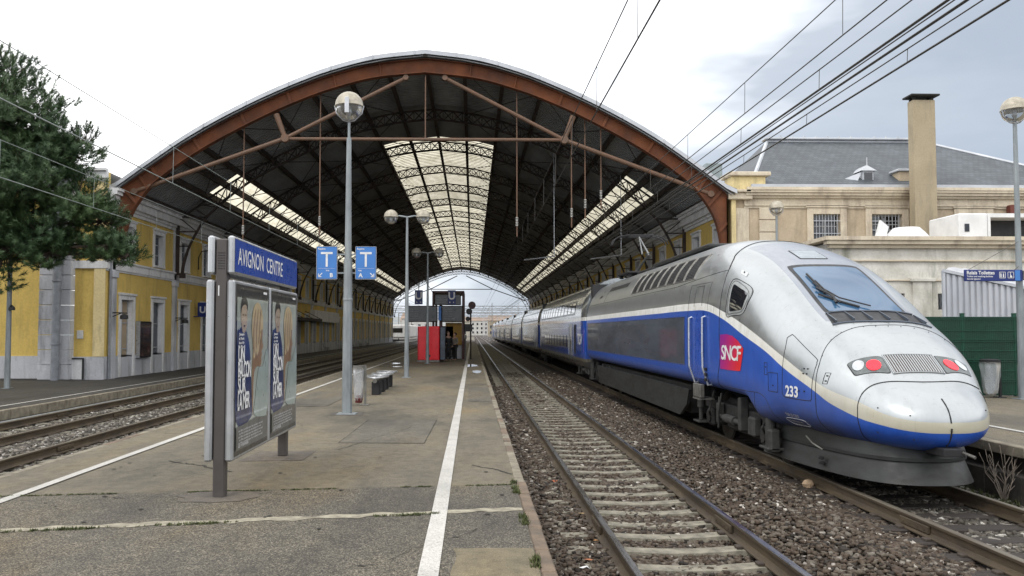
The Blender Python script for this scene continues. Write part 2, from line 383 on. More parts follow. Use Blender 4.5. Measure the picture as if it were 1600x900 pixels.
def tufts(name, pts, mat, label, h=.035):
    b = MB()
    for (x, y, z) in pts:
        for k in range(random.randint(4, 9)):
            a = random.uniform(0, 6.28); l = h*random.uniform(.5, 1.5); w = .006
            dx, dy = math.cos(a), math.sin(a); px, py = x+random.uniform(-.02,.02), y+random.uniform(-.02,.02)
            b.add([(px-dy*w, py+dx*w, z), (px+dy*w, py-dx*w, z), (px+dx*l*.7, py+dy*l*.7, z+l)], [(0,1,2)])
    return tag(struct(b.build(name, mat), 'stuff'), label, 'weeds')
pts = [(.485+random.uniform(-.03,.02), random.uniform(4.5, 9.4), .405) for _ in range(420)]
pts = [p for p in pts if mnoise.noise(Vector((1, p[1]*2.2, 0))) > .08]
tufts('moss', pts, M_moss, 'green moss and small weeds along the right platform edge', .03)
pts = [(x, jl(x)+random.uniform(-.012,.012), .405) for x in [random.uniform(-5.2, .45) for _ in range(420)]]
pts = [p for p in pts if mnoise.noise(Vector((p[0]*1.3, 7, 0))) > -.05]
tufts('moss', pts, M_moss, 'low moss growing in the platform joint', .012)
pts = [(x, sl_(x)-.07+random.uniform(-.02,.02), .405) for x in [random.choice([-4.3,-3.6,-2.6,-.6,-4.5])+random.gauss(0,.18) for _ in range(240)]]
tufts('moss', pts, M_moss, 'moss beside the pale strip across the platform', .02)
# weeds near left platform foot
pts = [(-11.75+random.gauss(0,.22), 22.6+random.gauss(0,.9), -.2) for _ in range(220)]
tufts('weeds', pts, PM('dry_weed', (.12,.13,.05), rough=.9), 'weeds growing at the foot of the left platform', .11)
pts = [(7.35+random.gauss(0,.15), random.uniform(10.8, 13), -.22) for _ in range(160)]
tufts('weeds', pts, M_moss, 'dark green weeds at the foot of the right platform', .06)
A_rep = asphalt('asphalt_repair', (.125,.112,.085), (.03,.027,.022), (.30,.27,.22), 150, .7)
sheet('asphalt_patch', [(-2.1,12.7),(-.75,12.62),(-.7,15.9),(-2.05,16.0)], .4042, A_rep)
sheet('asphalt_patch', [(-4.6,18.8),(-3.4,18.9),(-3.35,23.5),(-4.55,23.4)], .4042, A_rep)
sheet('asphalt_patch', [(-.1,20.0),(.49,20.0),(.49,25.2),(-.12,25.1)], .4042, A_rep)
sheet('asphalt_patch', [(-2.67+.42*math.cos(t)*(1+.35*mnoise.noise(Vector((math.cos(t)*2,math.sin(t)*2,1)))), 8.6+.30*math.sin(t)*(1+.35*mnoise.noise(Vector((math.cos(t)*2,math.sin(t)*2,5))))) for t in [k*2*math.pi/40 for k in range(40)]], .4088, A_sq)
cb = MB()
for y_ in (19.2, 27.5, 36): crack((-5.5,y_), (.49,y_+.5), .014, 90, .04, .4062)
for pq in (((-2.1,12.7),(-.75,12.62)),((-.75,12.62),(-.7,15.9)),((-.7,15.9),(-2.05,16.0)),((-2.05,16.0),(-2.1,12.7)),((-.1,20.0),(.49,20.0)),((-4.6,18.8),(-3.4,18.9)),((-3.4,18.9),(-3.35,23.5))): crack(*pq, .012, 24, .012, .4066)
for _ in range(60):
    gx, gy = random.uniform(-4.6,.4), random.uniform(6,22); r_ = random.uniform(.012,.03); n0 = len(cb.v); cb.add([(gx+r_*math.cos(k*.785), gy+r_*math.sin(k*.785), .4123) for k in range(8)], [tuple(range(8))])
struct(cb.build('platform_crack', M_crack))
# painted lines
def line(x, w, y0, y1, z, nm='platform_line'):
    b = MB(); n = 80; ys = [y0+(y1-y0)*(i/n)**2 for i in range(n+1)]; a = [(x-w/2+.006*mnoise.noise(Vector((y*6,1,0))), y, z) for y in ys]; c = [(x+w/2+.006*mnoise.noise(Vector((y*6,9,0))), y, z) for y in ys]
    b.add(a+c, [(i,n+1+i,n+2+i,i+1) for i in range(n)]); return struct(b.build(nm, M_line))
line(-.315, .15, 0, 150, .4125); line(-4.84, .12, 2, 150, .4125); line(-12.6, .1, 8, 150, .158); line(8.75, .12, 5, 150, .56)
# red gravel strip at the left platform
struct(put([(-11.85,8,-.21),(-11.25,8,-.21),(-11.25,150,-.21),(-11.85,150,-.21)], [(0,1,2,3)], 'red_gravel_strip', PM('rust_stained_gravel', (.16,.07,.045), (.08,.04,.03), 8, .9, bump=1, bscale=30)))
# wet puddles on the island platform inside the hall
M_pud = NB('puddle'); M_pud.set((.06,.06,.06), .06); M_pud = M_pud.mat
for i, (x, y, rx, ry) in enumerate([(.0,41,.4,1.5),(.2,35,.2,1.1),(-4.3,44,.5,.8),(-4.2,40,.5,.6)]):
    sheet('puddle', [(x+rx*math.cos(t)*(1+.7*mnoise.noise(Vector((math.cos(t)*1.6,math.sin(t)*1.6,i*3)))+.3*mnoise.noise(Vector((math.cos(t)*5,math.sin(t)*5,i)))), y+ry*math.sin(t)*(1+.6*mnoise.noise(Vector((math.cos(t)*1.6,math.sin(t)*1.6,i*3+9))))) for t in [k*2*math.pi/48 for k in range(48)]], .406, M_pud)

# ------------------------------------------------------------------ tracks
RP = [(-.075,-.17),(.075,-.17),(.075,-.157),(.02,-.14),(.009,-.125),(.009,-.05),(.034,-.036),(.036,-.008),(.030,0),(-.030,0),(-.036,-.008),(-.034,-.036),(-.009,-.05),(-.009,-.125),(-.02,-.14),(-.075,-.157)]
def rail(parent, x, y0, y1, top, joints=()):
    b = MB(); n = len(RP); b.add([(x+u,y0,v) for u,v in RP]+[(x+u,y1,v) for u,v in RP], [(i,(i+1)%n,n+(i+1)%n,n+i) for i in range(n)])
    b.m = [1 if i in (7,8,9) else 0 for i in range(n)]
    for y in joints:
        b.bbox((x-.045,y-.3,-.135),(x-.012,y+.3,-.05),.006); b.bbox((x+.012,y-.3,-.135),(x+.045,y+.3,-.05),.006)
        for k in (-.22,-.08,.08,.22): b.lathe((x-.05,y+k,-.095), [(.016,0),(.016,.02)], 6, 0, 'x'); b.lathe((x+.035,y+k,-.095), [(.016,0),(.016,.02)], 6, 0, 'x')
    return b.build('rail', [M_railside, top], parent)
def sleeper_mb(wood):
    b = MB()
    if wood: b.bbox((-1.25,-.125,-.17),(1.25,.125,0),.012)
    else:
        xs = [-1.2,-1.0,-.6,-.2,.2,.6,1.0,1.2]; zs = [0,0,-.005,-.028,-.028,-.005,0,0]; v = []
        for x, z in zip(xs, zs): v += [(x,-.13,-.2),(x,-.10,z),(x,.10,z),(x,.13,-.2)]
        f = []
        for i in range(7): f += [(i*4+k, i*4+(k+1)%4, i*4+4+(k+1)%4, i*4+4+k) for k in range(4)]
        f += [(3,2,1,0),(28,29,30,31)]; b.add(v, f)
    for sx_ in (-.745, .745):
        for d in (-.11, .11): b.bbox((sx_+d-.035,-.05,-.005),(sx_+d+.035,.05,.03),.008,1)
    return b
def track(label, cx, y0, y1, top, wood, nind, zs, joints=()):
    t = thing('railway_track', label, 'railway track', (cx,0,0), 'railway tracks')
    rail(t, -.745, y0, 420, top, joints); rail(t, .745, y0, 420, top, joints)
    s0 = sleeper_mb(wood).build('sleeper', [M_wood if wood else M_sleeper, M_clip], t); y = y0+.3
    s0.location = (0,y,zs)
    for i in range(1, nind):
        c = s0.copy(); col.objects.link(c); c.parent = t; c.location = (random.uniform(-.02,.02), y+.6*i+random.uniform(-.02,.02), zs+random.uniform(-.012,.006)); c.rotation_euler.z = random.gauss(0,.006)
    b = MB(); yy = y+.6*nind
    while yy < 150:
        b.box((-1.2,yy-.11,zs-.17),(1.2,yy+.11,zs-.01)); yy += .6
    struct(b.build('sleeper', M_wood if wood else M_sleeper, t), 'stuff')
    return t
track('track with pale concrete sleepers beside the island platform', 2.225, 4.7, 150, M_railtop, False, 90, -.168, (9.4, 28, 46))
track('track with dark timber sleepers under the silver train', 5.925, 6.2, 150, M_railtop2, True, 40, -.172, (9.3,))
track('track nearest the name board, just left of the island platform', -7.155, 9, 150, M_railtop2, False, 60, -.175, (15.8,))
track('leftmost track, below the yellow station building', -10.33, 9, 150, M_railtop2, False, 60, -.175, (22,))
o = MB(); o.tube([(-11.62,10,-.12),(-11.62,30,-.12),(-11.6,60,-.12)], .05, 8); tag(o.build('cable_pipe', PM('pale_pipe', (.25,.26,.26), rough=.5)), 'grey cable pipe lying along the foot of the left platform', 'pipe')

# loose stone by the rail
b = MB(); b.lathe((0,0,0), [(.0001,-.05),(.07,-.03),(.085,.02),(.06,.07),(.0001,.085)], 8)
b.v = [(x*(1+.25*mnoise.noise(Vector((x*20,y*20,z*20)))), y*(1+.3*mnoise.noise(Vector((x*20+5,y*20,z*20)))), z*(1+.3*mnoise.noise(Vector((x*20,y*20+9,z*20))))) for x,y,z in b.v]
so_ = b.build('stone', PM('tan_stone', (.42,.30,.2), (.28,.2,.13), 20, .9, bump=.4)); so_.location = (5.02,11.95,-.14)
tag(so_, 'fist sized tan stone lying against the rail left of the train nose', 'stone')

for i, (x, y, c, s_, lb) in enumerate([(1.09,7.9,(.75,.75,.74),.06,'crumpled white scrap on the ballast by the platform'),(1.17,8.15,(.40,.14,.05),.045,'brick red scrap beside the white scrap on the ballast'),(1.36,8.9,(.45,.22,.07),.05,'orange brown leaf close to the left rail of the near track'),(1.38,10.2,(.55,.40,.22),.05,'tan scrap near the left rail of the near track'),(1.27,12.4,(.35,.10,.04),.05,'small red scrap furthest along the ballast')]):
    b = MB(); k_ = 7; vv = [(s_*math.cos(j*6.283/k_)*random.uniform(.6,1.2), s_*.7*math.sin(j*6.283/k_)*random.uniform(.6,1.2), .035+random.uniform(-.012,.02)) for j in range(k_)]
    b.add([(0,0,.05)]+vv, [(0,1+j,1+(j+1)%k_) for j in range(k_)]); o_ = tag(b.build('litter_scrap', PM('scrap_%d' % i, c, rough=.7)), lb, 'litter', 'litter on the ballast'); o_.location = (x,y,-.19)
# ------------------------------------------------------------------ train
def hermite(tab):
    xs = np.array([a for a,_ in tab], float); ys = np.array([b for _,b in tab], float)
    d = np.diff(ys)/np.diff(xs); m = np.zeros(len(xs)); m[0] = d[0]; m[-1] = d[-1]
    for i in range(1, len(xs)-1): m[i] = 0 if d[i-1]*d[i] <= 0 else 2*d[i-1]*d[i]/(d[i-1]+d[i])
    def f(x):
        x = min(max(x, xs[0]), xs[-1]); i = min(int(np.searchsorted(xs, x, side='right'))-1, len(xs)-2)
        h = xs[i+1]-xs[i]; t = (x-xs[i])/h
        return float(ys[i]*(1+2*t)*(1-t)**2+m[i]*h*t*(1-t)**2+ys[i+1]*t*t*(3-2*t)+m[i+1]*h*t*t*(t-1))
    return f
def qtab(tab):
    g = hermite([(math.sqrt(a), b) for a, b in tab]); return lambda s: g(math.sqrt(max(s, 0)))
fW = qtab([(0,0),(.05,.34),(.2,.58),(.4,.74),(.6,.85),(.8,.94),(1.2,1.12),(1.8,1.26),(3,1.38),(5,1.43),(7,1.45),(22,1.45)])
fT = qtab([(0,.95),(.05,1.15),(.2,1.3),(.56,1.51),(.8,1.70),(1.2,1.98),(1.77,2.30),(2.2,2.50),(3.4,3.18),(4.06,3.48),(5.4,3.87),(6.5,4.03),(8,4.1),(22,4.1)])
fB = qtab([(0,.95),(.05,.78),(.2,.68),(.5,.61),(1,.58),(2.9,.6),(3.5,.95),(4,.96),(22,.96)])
fM = qtab([(0,.95),(.5,1.02),(1.5,1.15),(3,1.5),(6,2.0),(22,2.0)])
fP = qtab([(0,2.5),(.6,2.7),(1.5,3.0),(3,3.3),(6,3.1),(22,3)])
fE = qtab([(0,2.2),(.6,2.4),(1.5,3.2),(3.5,3.2),(5.5,2.4),(7,2.1),(22,2)])
fL = qtab([(0,2.2),(.6,2.4),(2,3.5),(3.4,10),(22,10)])
def wz(s, z):
    m = fM(s)
    if z >= m: return fW(s)*max(0, 1-min((z-m)/(fT(s)-m+1e-6), 1)**fP(s))**(1/fE(s))
    return fW(s)*math.sqrt(max(0, 1-min((m-z)/(m-fB(s)+1e-6), 1)**fL(s)))
def zx(s, x):
    m = fM(s); return m+(fT(s)-m)*(1-min(abs(x)/(fW(s)+1e-6), 1)**fE(s))**(1/fP(s))
def Ps(s, z, side=-1, off=0):       # point on the side
    p = Vector((side*wz(s,z), s, z))
    if off:
        e_ = .02; a = Vector((side*wz(s+e_,z), s+e_, z))-p; c = Vector((side*wz(s,z-e_), s, z-e_))-p
        n = a.cross(c).normalized(); 
        if n.x*side < 0: n = -n
        p = p+n*off
    return p
def Pt(s, x, off=0):                # point on the top
    p = Vector((x, s, zx(s,x)))
    if off:
        e_ = .02; a = Vector((x, s+e_, zx(s+e_,x)))-p; c = Vector((x+e_, s, zx(s,x+e_)))-p
        n = c.cross(a).normalized()
        if n.z < 0: n = -n
        p = p+n*off
    return p
SIDE = lambda sd=-1: (lambda a, b, off: Ps(a, b, sd, off))
TOP = lambda a, b, off: Pt(a, b, off)
def patch(mb, quad, fn, off=.004, ex=40, m=0, nr=6, ns=48, rim=0):
    # quad corners (a,b) mapped bilinearly, rounded by superellipse exponent ex
    (p0, p1, p2, p3) = quad
    def B_(u, v):
        u = (u+1)/2; v = (v+1)/2
        return tuple(p0[i]*(1-u)*(1-v)+p1[i]*u*(1-v)+p2[i]*u*v+p3[i]*(1-u)*v for i in (0,1))
    vs_ = [fn(*B_(0,0), off)]; fs = []
    for r in range(1, nr+1):
        for k in range(ns):
            t = 2*math.pi*k/ns; c, s_ = math.cos(t), math.sin(t)
            d = (abs(c)**ex+abs(s_)**ex)**(-1/ex); u, v = c*d*r/nr, s_*d*r/nr
            vs_.append(fn(*B_(u,v), off if not (rim and r == nr) else off-rim))
    for k in range(ns): fs.append((0, 1+k, 1+(k+1)%ns))
    for r in range(nr-1):
        for k in range(ns): fs.append((1+r*ns+k, 1+(r+1)*ns+k, 1+(r+1)*ns+(k+1)%ns, 1+r*ns+(k+1)%ns))
    mb.add(vs_, fs, m)
def seam(mb, pts, fn, r=.006, off=.0, m=0, dens=.06, n=5):
    out_ = []
    for (a, b) in zip(pts[:-1], pts[1:]):
        k = max(1, int(math.hypot(b[0]-a[0], b[1]-a[1])/dens))
        for i in range(k): out_.append((a[0]+(b[0]-a[0])*i/k, a[1]+(b[1]-a[1])*i/k))
    out_.append(pts[-1]); mb.tube([fn(*p, off) for p in out_], r, n, m)
def smooth_pts(pts, k=6, closed=False):
    P = [Vector((*p, 0)) for p in pts]; out_ = []; n = len(P)
    for i in range(n if closed else n-1):
        g = (lambda j: P[j % n]) if closed else (lambda j: P[min(max(j,0),n-1)])
        p0, p1, p2, p3 = g(i-1), g(i), g(i+1), g(i+2)
        for j in range(k):
            t = j/k; v = .5*((2*p1)+(p2-p0)*t+(2*p0-5*p1+4*p2-p3)*t*t+(3*p1-p0-3*p2+p3)*t**3); out_.append((v.x, v.y))
    out_.append(tuple(P[0].xy) if closed else tuple(P[-1].xy)); return out_
def text2d(s, size=1, sx_=1, bold=0, space=1, shear=0):
    c = bpy.data.curves.new('t', 'FONT'); c.body = s; c.size = size; c.offset = bold; c.space_character = space; c.shear = shear; c.resolution_u = 4
    o = bpy.data.objects.new('t', c); col.objects.link(o); dg = bpy.context.evaluated_depsgraph_get(); dg.update()
    me = o.evaluated_get(dg).to_mesh(); vs_ = [(v.co.x*sx_, v.co.y) for v in me.vertices]; fs = [tuple(p.vertices) for p in me.polygons]
    o.evaluated_get(dg).to_mesh_clear(); bpy.data.objects.remove(o); bpy.data.curves.remove(c); return vs_, fs
def text(mb, s, fn, size=1, sx_=1, bold=0, space=1, m=0, fit=None, center=False, shear=0):
    vs_, fs = text2d(s, size, sx_, bold, space, shear)
    if not vs_: return
    w = max(v[0] for v in vs_); mn = min(v[0] for v in vs_)
    k = fit/(w-mn) if fit else 1
    c = -(w-mn)*k/2 if center else 0
    mb.add([fn((v[0]-mn)*k+c, v[1]) for v in vs_], fs, m)

def float_curve(k, fac, pts, vmax):
    x = k.n('ShaderNodeFloatCurve'); cu = x.mapping.curves[0]; x.mapping.extend = 'HORIZONTAL'
    cu.points[0].location = (pts[0][0], pts[0][1]/vmax); cu.points[1].location = (pts[-1][0], pts[-1][1]/vmax)
    for p in pts[1:-1]: cu.points.new(p[0], p[1]/vmax)
    x.mapping.update(); k.l(fac, x.inputs['Value']); return k.math('MULTIPLY', x.outputs[0], vmax)
SQ = lambda s: math.sqrt(s/9)
ZB = [(0,.886),(.087,.90),(.33,.953),(.64,1.025),(1,1.16),(1.27,1.304),(2.08,1.624),(2.58,1.83),(3.52,2.10),(4.58,2.39),(5.54,2.55),(6.5,2.575),(9,2.58)]
ZT = [(0,1.027),(.087,1.036),(.33,1.106),(.61,1.215),(1.0,1.335),(1.28,1.445),(2.03,1.75),(3.07,2.13),(4.54,2.515),(5.57,2.69),(6.5,2.72),(9,2.725)]
def livery(name, coach=False):
    k = NB(name); tc_ = k.n('ShaderNodeTexCoord'); sp = k.n('ShaderNodeSeparateXYZ'); k.l(tc_.outputs['Object'], sp.inputs[0])
    X, Y, Z = sp.outputs; co = tc_.outputs['Object']
    if coach: zb, zt = 2.58, 2.725
    else:
        q_ = k.math('SQRT', k.math('DIVIDE', k.math('MAXIMUM', Y, 0.0), 9.0))
        zb = float_curve(k, q_, [(SQ(a), b) for a, b in ZB], 4); zt = float_curve(k, q_, [(SQ(a), b) for a, b in ZT], 4)
    n1 = k.noise(k.coord((1,.4,1)), 1.3, 6); n2 = k.noise(k.coord((2,1,.35)), 6, 6, .7); n3 = k.noise(co, 90, 2)
    silver = k.ramp(n1, [(.3, (.36,.385,.395)), (.7, (.46,.48,.49))]); silver = k.mix(.16, silver, k.ramp(n2, [(.25, (.26,.26,.25)), (.6, (.50,.52,.53))]))
    blue = k.ramp(n2, [(.3, (.016,.072,.36)), (.7, (.022,.095,.46))])
    white = k.ramp(n2, [(.3, (.66,.65,.59)), (.55, (.84,.84,.81))])
    grime = (.045,.042,.04)
    if not coach:
        nose = k.math('LESS_THAN', Y, 3.2)
        white = k.mix(k.math('MULTIPLY', k.math('SUBTRACT', 1, k.math('DIVIDE', Y, 3.6), clamp=True), .9), white, (.40,.37,.27))
    c = k.mix(k.math('GREATER_THAN', Z, zb), blue, white)
    c = k.mix(k.math('GREATER_THAN', Z, zt), c, silver)
    if not coach:
        # darker centre panel over cab
        a = k.math('LESS_THAN', k.math('ABSOLUTE', X), k.math('ADD', .70, 0)); b_ = k.math('GREATER_THAN', Z, 2.3); d = k.math('LESS_THAN', Y, 5.2)
        c = k.mix(k.math('MULTIPLY', k.math('MULTIPLY', a, b_), k.math('MULTIPLY', d, 1.0)), c, k.ramp(n1, [(.3, (.24,.26,.30)), (.7, (.32,.34,.38))]))
    # soot and brake dust towards the bottom edge, as deposited dirt
    low = k.math('MULTIPLY', k.math('SUBTRACT', 1.42, Z), 1.5, clamp=True)
    if not coach: low = k.math('MULTIPLY', low, k.math('MULTIPLY', k.math('SUBTRACT', Y, .45), 1.6, clamp=True), clamp=True)
    dirt = k.math('MULTIPLY', low, k.ramp(k.noise(k.coord((1,.5,1.4)), 2.2, 6, .7), [(.25, .45), (.65, 1.0)]), clamp=True)
    c = k.mix(k.math('MULTIPLY', dirt, .88), c, grime)
    if not coach:
        g1 = k.math('MULTIPLY', k.math('LESS_THAN', Z, .97+.11), k.math('GREATER_THAN', Y, 6.9))
        c = k.mix(g1, c, k.ramp(n2, [(.3, (.10,.085,.055)), (.7, (.17,.15,.10))]))
    else:
        c = k.mix(k.math('LESS_THAN', Z, 1.06), c, k.ramp(n2, [(.3, (.09,.08,.055)), (.7, (.15,.135,.095))])); c = k.mix(k.math('LESS_THAN', Z, .94), c, (.035,.034,.033))
    met = k.math('MULTIPLY', k.math('GREATER_THAN', Z, zt), .78)
    k.l(c, k.b.inputs['Base Color']); k.l(met, k.b.inputs['Metallic'])
    rg = k.ramp(n2, [(.3, .26 if not coach else .16), (.7, .42 if not coach else .28)]); k.l(k.math('ADD', rg, k.math('MULTIPLY', dirt, .35)), k.b.inputs['Roughness'])
    k.b.inputs['Coat Weight'].default_value = .35 if not coach else .7; k.b.inputs['Coat Roughness'].default_value = .1 if not coach else .05
    vst = k.noise(k.coord((3,9,.25)), 2.2, 5, .7); c2_ = k.mix(k.ramp(vst, [(.58, 0.), (.74, .3)]), c, (.10,.09,.075)); k.l(c2_, k.b.inputs['Base Color']); bp = k.bump(k.noise(k.coord((1,.6,1)), 2.2, 2), .18, .02)
    return k.mat
M_pc = livery('power_car_livery'); M_cc = livery('coach_livery', True)
M_seam = PM('panel_gap', (.02,.02,.022), rough=.8)
M_black = PM('black_rubber', (.018,.018,.02), rough=.5)
M_under = PM('underframe_grime', (.020,.019,.018), (.010,.009,.009), 5, .8, bump=.3)
M_skirt = PM('grey_skirt_paint', (.027,.030,.030), (.014,.014,.013), 2.4, .5, .0, bump=.1, stretch=(1,.6,2))
M_steel = PM('dull_steel', (.22,.215,.20), (.12,.115,.10), 6, .5, .5)
M_dgrey = PM('dark_grey_panel', (.085,.105,.14), (.05,.063,.082), 1.6, .35, .2, coat=.3, stretch=(1,.3,1.5))
k = NB('windscreen_glass'); k.set((.02,.06,.10), .03, 0, .25); k.b.inputs['Specular IOR Level'].default_value = .55
lw = k.n('ShaderNodeLayerWeight'); lw.inputs[0].default_value = .5
k.l(k.ramp(k.noise(k.coord(), .9, 2), [(.3, (.030,.085,.17)), (.7, (.055,.125,.22))]), k.b.inputs['Base Color']); M_ws = k.mat
k = NB('dark_window_glass'); k.set((.012,.014,.018), .04, 0, .6); k.b.inputs['Specular IOR Level'].default_value = .7; M_dglass = k.mat
M_white = PM('white_lettering', (.78,.78,.78), (.62,.62,.62), 8, .5)
M_alu = PM('anodised_frame', (.55,.56,.58), (.42,.43,.45), 6, .35, .6)

TX, TY = 5.92, 9.8
pcar = thing('power_car', 'silver and blue streamlined power car numbered 233 with lit red tail lamps', 'locomotive', (TX, TY, 0))
# body
b = MB(); NSec, MS = 150, 64; vs_ = []
for i in range(1, NSec+1):
    s = 21.45*(i/NSec)**2.1
    ring = []
    for j in range(MS+1):
        th = math.pi*j/MS-math.pi/2; sn, c = math.sin(th), max(math.cos(th), 0)
        if sn >= 0: z = fM(s)+(fT(s)-fM(s))*sn**(2/fP(s)); w = fW(s)*c**(2/fE(s))
        else: z = fM(s)-(fM(s)-fB(s))*(-sn)**(2/fL(s)); w = fW(s)*c
        ring.append((w, z))
    full = [(w, s, z) for w, z in ring]+[(-w, s, z) for w, z in ring[::-1][1:-1]]
    vs_ += full
n = 2*MS; b.v = [(0,0,.95)]+vs_
b.f = [(0, 1+(j+1)%n, 1+j) for j in range(n)]
for i in range(NSec-1):
    for j in range(n): b.f.append((1+i*n+j, 1+i*n+(j+1)%n, 1+(i+1)*n+(j+1)%n, 1+(i+1)*n+j))
b.f.append(tuple(1+(NSec-1)*n+j for j in range(n))); b.m = [0]*len(b.f)
body = b.build('body', M_pc, pcar, True); body.data.set_sharp_from_angle(angle=R(40))
def part(mb, name, mat, parent=pcar, smooth=False, label=None):
    o = mb.build(name, mat, parent, smooth)
    if label: o['label'] = label
    return o
S_ = SIDE(-1)
# windscreen group
b = MB(); patch(b, [(3.62,-.60),(3.62,.61),(2.06,.64),(2.06,-.60)], TOP, .004, 30, 0, 8, 72); part(b, 'windscreen_frame', M_black)
b = MB(); patch(b, [(3.52,-.545),(3.52,.555),(2.13,.60),(2.13,-.55)], TOP, .009, 26, 0, 8, 72); part(b, 'windscreen', M_ws, smooth=True)
b = MB(); patch(b, [(2.10,-.61),(2.10,.70),(1.76,.80),(1.76,-.66)], TOP, .006, 30, 0, 6, 64)
o = part(b, 'air_intake', M_black)
b = MB()
for i in range(6):
    x = -.60+i*.262
    v = []
    for s in np.linspace(1.78, 2.09, 6):
        v += [Pt(s, x, .006), Pt(s, x+.012, .006), Pt(s, x+.012, .012+.035*(2.09-s)/.31+.005), Pt(s, x, .012+.035*(2.09-s)/.31+.005)]
    b.add(v, [(q_*4+a, q_*4+(a+1)%4, q_*4+4+(a+1)%4, q_*4+4+a) for q_ in range(5) for a in range(4)]+[(3,2,1,0),(20,21,22,23)])
seam(b, [(2.10,-.61),(2.10,.70)], TOP, .014, .012); seam(b, [(1.76,-.66),(1.76,.80)], TOP, .012, .01)
part(b, 'intake_fin', M_dgrey, o)
# wipers
b = MB(); seam(b, [(2.3,-.30),(2.55,-.36),(2.95,-.40)], TOP, .012, .05); seam(b, [(2.6,-.40),(3.05,-.42),(3.2,-.43)], TOP, .018, .035)
seam(b, [(2.2,.12),(2.45,-.25),(2.9,-.46)], TOP, .012, .045); seam(b, [(2.2,-.05),(2.35,-.25),(2.6,-.5)], TOP, .016, .03); seam(b, [(2.75,-.47),(2.5,-.32),(2.3,-.36)], TOP, .02, .05)
part(b, 'wiper', M_black)
# roof hatch
b = MB(); patch(b, [(4.42,-.25),(4.42,.25),(3.87,.25),(3.87,-.25)], TOP, .003, 30); o = part(b, 'cab_hatch', M_seam)
b = MB(); patch(b, [(4.395,-.232),(4.395,.232),(3.89,.232),(3.89,-.232)], TOP, .007, 30); part(b, 'hatch_lid', PM('hatch_grey', (.33,.37,.40), rough=.35, metal=.2), o)
# grille
b = MB(); patch(b, [(.985,-.33),(.985,.33),(.69,.33),(.69,-.33)], TOP, .004, 30); o = part(b, 'nose_grille', PM('grille_backing', (.10,.08,.075), rough=.7))
b = MB()
for i in range(19):
    x = -.315+i*.035; seam(b, [(.70,x),(.975,x)], TOP, .0085, .008, n=4, dens=.1)
seam(b, [(.69,-.34),(.985,-.34),(.985,.34),(.69,.34),(.69,-.34)], TOP, .012, .004)
part(b, 'grille_bar', M_pc, o)
# headlights
M_lens = glassy('lamp_glass', (.8,.85,.85), .03, .4)
M_redl = emit('lit_red_lamp', (1.0,.015,.03), 1.0); M_refl = PM('lamp_reflector', (.62,.65,.66), rough=.12, metal=.9); M_lampbk = PM('lamp_housing', (.16,.18,.18), (.10,.11,.11), 7, .3, .3)
for sd in (-1, 1):
    if sd < 0: quad = [(1.03,-.82),(.98,-.36),(.69,-.36),(.84,-.79)]
    else: quad = [(.98,.36),(1.03,.84),(.84,.80),(.69,.36)]
    b = MB(); patch(b, quad, TOP, .003, 9 if sd < 0 else 30, 0, 8, 64); hl = part(b, 'headlight', M_seam)
    sh = lambda q_, f: [tuple(c+(p-c)*f for p, c in zip(pt, (sum(a[0] for a in q_)/4, sum(a[1] for a in q_)/4))) for pt in q_]
    b = MB(); patch(b, sh(quad,.95), TOP, .006, 9 if sd < 0 else 30, 0, 8, 64); part(b, 'housing', M_lampbk, hl)
    def disc(name, s0, x0, r, mat, off, ring=None):
        b = MB(); K = 28; fc = [Pt(s0, x0, off)]
        e_ = .02; T1 = (Pt(s0+e_,x0)-Pt(s0,x0)).normalized(); T2 = (Pt(s0,x0+e_)-Pt(s0,x0)).normalized()
        for rr in (r*.5, r): fc += [fc[0]+T1*rr*math.cos(2*math.pi*q_/K)+T2*rr*math.sin(2*math.pi*q_/K)-T1.cross(T2)*0 for q_ in range(K)]
        b.add(fc, [(0,1+q_,1+(q_+1)%K) for q_ in range(K)]+[(1+q_,1+K+q_,1+K+(q_+1)%K,1+(q_+1)%K) for q_ in range(K)]); part(b, name, mat, hl)
    disc('tail_lamp', .86, sd*.525, .098, M_redl, .014)
    disc('lamp_lens', .93, sd*.70, .085, M_refl, .012)
# panel seams
b = MB(); fr = [(.748,.693),(.64,.879),(.632,1.044),(.640,1.209),(.645,1.359)]
seam(b, smooth_pts(fr), S_, .007)
seam(b, smooth_pts([(.645,-.80),(.642,-.70),(.63,-.605),(.6,-.45),(.545,-.2),(.53,0),(.545,.2),(.6,.45),(.63,.6),(.66,.72),(.7,.8)]), TOP, .009)
seam(b, smooth_pts([(.748,.693),(.64,.879),(.632,1.044),(.640,1.209),(.645,1.359)]), SIDE(1), .007)
seam(b, [(.005,.0)]+[(x,.0) for x in (.02,.06,.12,.2)], TOP, .010)
vs_ = [(0, -.004, z) for z in ()]
part(b, 'coupler_hatch_gap', M_seam)
b = MB(); b.tube([Vector((.0, -.006+ .0, .95)), Vector((0,.012,.86)), Vector((0,.05,.79)), Vector((0,.12,.72))], .012, 6); part(b, 'coupler_hatch_gap', M_seam)
b = MB()
seam(b, smooth_pts([(1.26,.60),(1.255,.85),(1.265,1.07),(1.285,1.42),(1.316,1.684)]), S_, .0055)
seam(b, smooth_pts([(1.316,-1.064),(1.423,-.902),(1.514,-.693),(1.618,-.362),(1.658,-.014),(1.66,.36),(1.6,.70),(1.45,.92),(1.33,1.07)]), TOP, .0055)
seam(b, smooth_pts([(4.86,.96),(4.84,1.187),(4.65,1.662),(4.67,2.0),(4.683,2.36),(4.729,2.946),(4.867,3.31)]), S_, .008)
seam(b, smooth_pts([(4.867,-1.157),(5.05,-1.02),(5.239,-.885),(5.547,-.43),(5.62,0),(5.547,.43),(5.239,.885),(4.867,1.157)]), TOP, .012)
